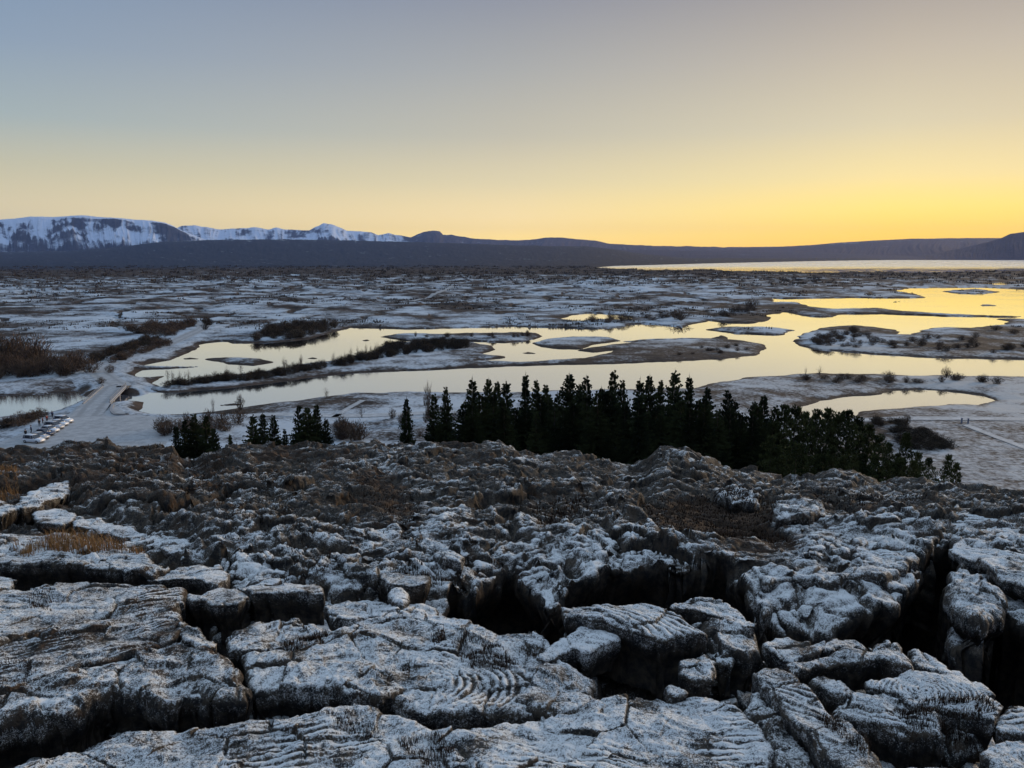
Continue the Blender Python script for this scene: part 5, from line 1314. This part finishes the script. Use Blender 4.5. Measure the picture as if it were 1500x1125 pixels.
def make_car(label, col, suv):
    L = 4.5 if suv else 4.25; hb = 1.02 if suv else .92; hr = 1.70 if suv else 1.45
    e = empty('parked_car', (0, 0, 0), label=label, category='car', group='cars parked in a row at the car park')
    b_ = MB(); X0, X1 = -L / 2, L / 2
    loft([ring(X0, .78, .42, hb * .82), ring(X0 + .15, .86, .28, hb * .98), ring(X0 + .8, .90, .24, hb), ring(0, .91, .24, hb), ring(X1 - 1.35, .90, .24, hb * .98), ring(X1 - .5, .87, .24, hb * .90), ring(X1 - .12, .82, .28, hb * .80), ring(X1, .70, .36, hb * .66)], b_)
    b_.build('body', PAINTS[col], e, True)
    b_ = MB(); xr = X0 + (.25 if suv else .55); xf = X1 - 1.25
    def gr(x, w, z): return [(x, -w, hb - .03), (x, w, hb - .03), (x, w * .84 if z > hb + .1 else w, z), (x, -w * .84 if z > hb + .1 else -w, z)]
    loft([gr(xr, .80, hb + .02), gr(xr + (.18 if suv else .45), .83, hr - .06), gr(xf - .75, .83, hr - .05), gr(xf, .80, hb + .02)], b_)
    b_.build('windows', M_GLASS, e)
    b_ = MB(); loft([[(x, -.70, z), (x, .70, z), (x, .66, z + .06), (x, -.66, z + .06)] for x, z in ((xr + (.16 if suv else .42), hr - .09), (0, hr - .055), (xf - .72, hr - .07))], b_); b_.build('roof', PAINTS[col], e, True)
    for x_ in (xr + .35, -.1, xf - .62):
        for sy in (-1, 1):
            b_ = MB(); b_.tube([(x_ + .05, sy * .82, hb), (x_, sy * .715, hr - .05)], .035, 4); b_.build('pillar', PAINTS[col], e)
    for sx in (X0 + .80, X1 - .82):
        for sy in (-1, 1):
            b_ = MB(); b_.tube([(sx, sy * .70, .33), (sx, sy * .92, .33)], .33, 16); w_ = b_.build('wheel', M_TYRE, e, False)
            b_ = MB(); b_.tube([(sx, sy * .90, .33), (sx, sy * .935, .33)], .20, 12); b_.build('rim', M_RIM, w_)
    for sy in (-1, 1):
        b_ = MB(); b_.box((X1 - .12, sy * .60, hb * .66), (.20, .30, .14), -sy * .3); b_.build('headlight', M_LAMP, e)
        b_ = MB(); b_.box((X0 + .05, sy * .66, hb * .80), (.12, .20, .22)); b_.build('tail_light', M_RED, e)
        b_ = MB(); b_.box((xf - .15, sy * .98, hb + .05), (.12, .16, .12)); b_.build('mirror', PAINTS[col], e)
    return e
p0 = np.array([*on_z(93, 619, 1.5)]); p1 = np.array([*on_z(50, 648, 1.5)])
CARS = [('white', True, 'large white car with dark windows, farthest of the row, nearest the bridge'), ('white', False, 'white hatchback, second from the bridge end of the row'), ('silver', True, 'silver car between the white hatchback and the dark blue one'),
        ('white', False, 'white car in the middle of the row'), ('dark', False, 'dark blue car with frost on its roof, nearer end of the row'), ('silver', False, 'low silver car next to the dark blue one'), ('white', True, 'white car nearest the viewer in the row')]
for i, (c_, s_, lab) in enumerate(CARS):
    p = p0 + (p1 - p0) * i / 6.0; e = make_car(lab, c_, s_); e.location = (float(p[0]), float(p[1]), 1.50); e.rotation_euler = (0, 0, rad(-12 + random.uniform(-3, 3)))

M_SKIN = simple('skin', (.45, .28, .2), .6); M_HAIR = simple('dark hair', (.03, .02, .015), .8); M_TROUS = simple('dark trousers', (.02, .022, .03), .9)
JK = {'black': (.015, .016, .02), 'red': (.22, .03, .03), 'navy': (.02, .035, .10), 'grey': (.12, .12, .13)}
JM = {k: simple(k + ' winter jacket', v, .8) for k, v in JK.items()}
def skinned(name, pts, edges, radii, mat, parent):
    me = bpy.data.meshes.new(name); me.from_pydata(pts, edges, []); o = link(name, me, mat, parent)
    m = o.modifiers.new('skin', 'SKIN'); m.use_smooth_shade = True
    for i, r_ in enumerate(radii):
        sv = me.skin_vertices[0].data[i]; rr2 = r_ if hasattr(r_, '__len__') else (r_, r_); sv.radius = rr2; sv.use_root = (i == 0)
    s2 = o.modifiers.new('sub', 'SUBSURF'); s2.levels = 1; s2.render_levels = 1
    return o
def person(u, v, jk, label, stride=.1, rz=0.0):
    x, y = (float(q) for q in on_z(u, v, 1.5)); e = empty('person', (x, y, max(ground_z(x, y), 1.2)), rz, label=label, category='person', group='people standing by the cars')
    hp = .92; s_ = stride
    P = [(0,0,hp),(0,0,1.12),(0,0,1.38),(0,0,1.50),(0,.01,1.60),(0,.02,1.70), (-.1,0,hp-.04),(-.11,s_*.6,.50),(-.12,s_*-.2,.08),(-.12,s_*-.2+.16,.04), (.1,0,hp-.04),(.11,-s_*.2,.50),(.12,-s_,.08),(.12,-s_+.16,.04),
         (-.19,0,1.38),(-.24,-.02,1.12),(-.23,.08,.88),(-.22,.11,.80), (.19,0,1.38),(.24,-.02,1.12),(.23,.10,.90),(.22,.14,.82)]
    E = [(0,1),(1,2),(2,3),(3,4),(4,5),(0,6),(6,7),(7,8),(8,9),(0,10),(10,11),(11,12),(12,13),(2,14),(14,15),(15,16),(16,17),(2,18),(18,19),(19,20),(20,21)]
    Rr = [.12,.12,.13,.055,.095,.085,.09,.06,.045,.04,.09,.06,.045,.04,.06,.045,.035,.035,.06,.045,.035,.035]
    skinned('body', P, E, Rr, M_SKIN, e)
    J = [P[0],P[1],P[2],(0,0,1.47),P[14],P[15],P[16],P[18],P[19],P[20]]
    skinned('jacket', J, [(0,1),(1,2),(2,3),(2,4),(4,5),(5,6),(2,7),(7,8),(8,9)], [.165,.16,.17,.09,.085,.07,.055,.085,.07,.055], JM[jk], e)
    T = [P[0],P[6],P[7],P[8],P[10],P[11],P[12]]
    skinned('trousers', T, [(0,1),(1,2),(2,3),(0,4),(4,5),(5,6)], [.145,.11,.08,.065,.11,.08,.065], M_TROUS, e)
    skinned('hair', [(0,-.02,1.70),(0,.0,1.76),(0,-.06,1.64)], [(0,1),(0,2)], [.095,.06,.06], M_HAIR, e)
    return e
person(38, 640, 'black', 'person in a black jacket standing apart, nearest the left edge', .1, .4)
person(46, 634, 'navy', 'person in a navy jacket between the lone figure and the group', .18, -.8)
person(58, 624, 'black', 'person in black at the left of the group behind the cars', .05, 1.0)
person(63, 621, 'red', 'person in a dark red jacket in the middle of the group', .1, 2.2)
person(69, 618, 'red', 'person in a reddish coat at the right of the group', .08, -1.9)
person(77, 612, 'navy', 'person in dark blue standing behind the farthest white car', .2, .2)
for (u, v, lab) in [(1408.5, 619.5, 'left of two short blue grey posts where the path leaves the track'), (1418, 620, 'right of two short blue grey posts where the path leaves the track')]:
    x, y = (float(q) for q in on_z(u, v, 1.2)); b_ = MB(); z0 = ground_z(x, y)
    b_.box((0, 0, .55), (.26, .26, 1.3)); b_.box((0, 0, 1.23), (.36, .36, .10));
    o = b_.build('gate_post', simple('blue grey post', (.16, .18, .24), .8)); o.location = (x, y, z0); o['label'] = lab; o['category'] = 'post'; o['group'] = 'posts at the start of the path'

# ================================================================== HAZE (the far land fades to blue)
b_ = MB(); b_.box((0, HAZE_END / 2 - 2000, HAZE_TOP / 2 - 2), (60000, HAZE_END + 4000, HAZE_TOP + 4))
m = bpy.data.materials.new('haze'); m.use_nodes = True; n, l = m.node_tree.nodes, m.node_tree.links; n.remove(n['Principled BSDF'])
v = n.new('ShaderNodeVolumePrincipled'); v.inputs['Color'].default_value = (.34, .50, .98, 1); v.inputs['Density'].default_value = HAZE_D; v.inputs['Anisotropy'].default_value = 0.0
l.new(v.outputs[0], n['Material Output'].inputs['Volume'])
b_.build('haze', m, kind='stuff', label='thin blue evening haze over the far land')
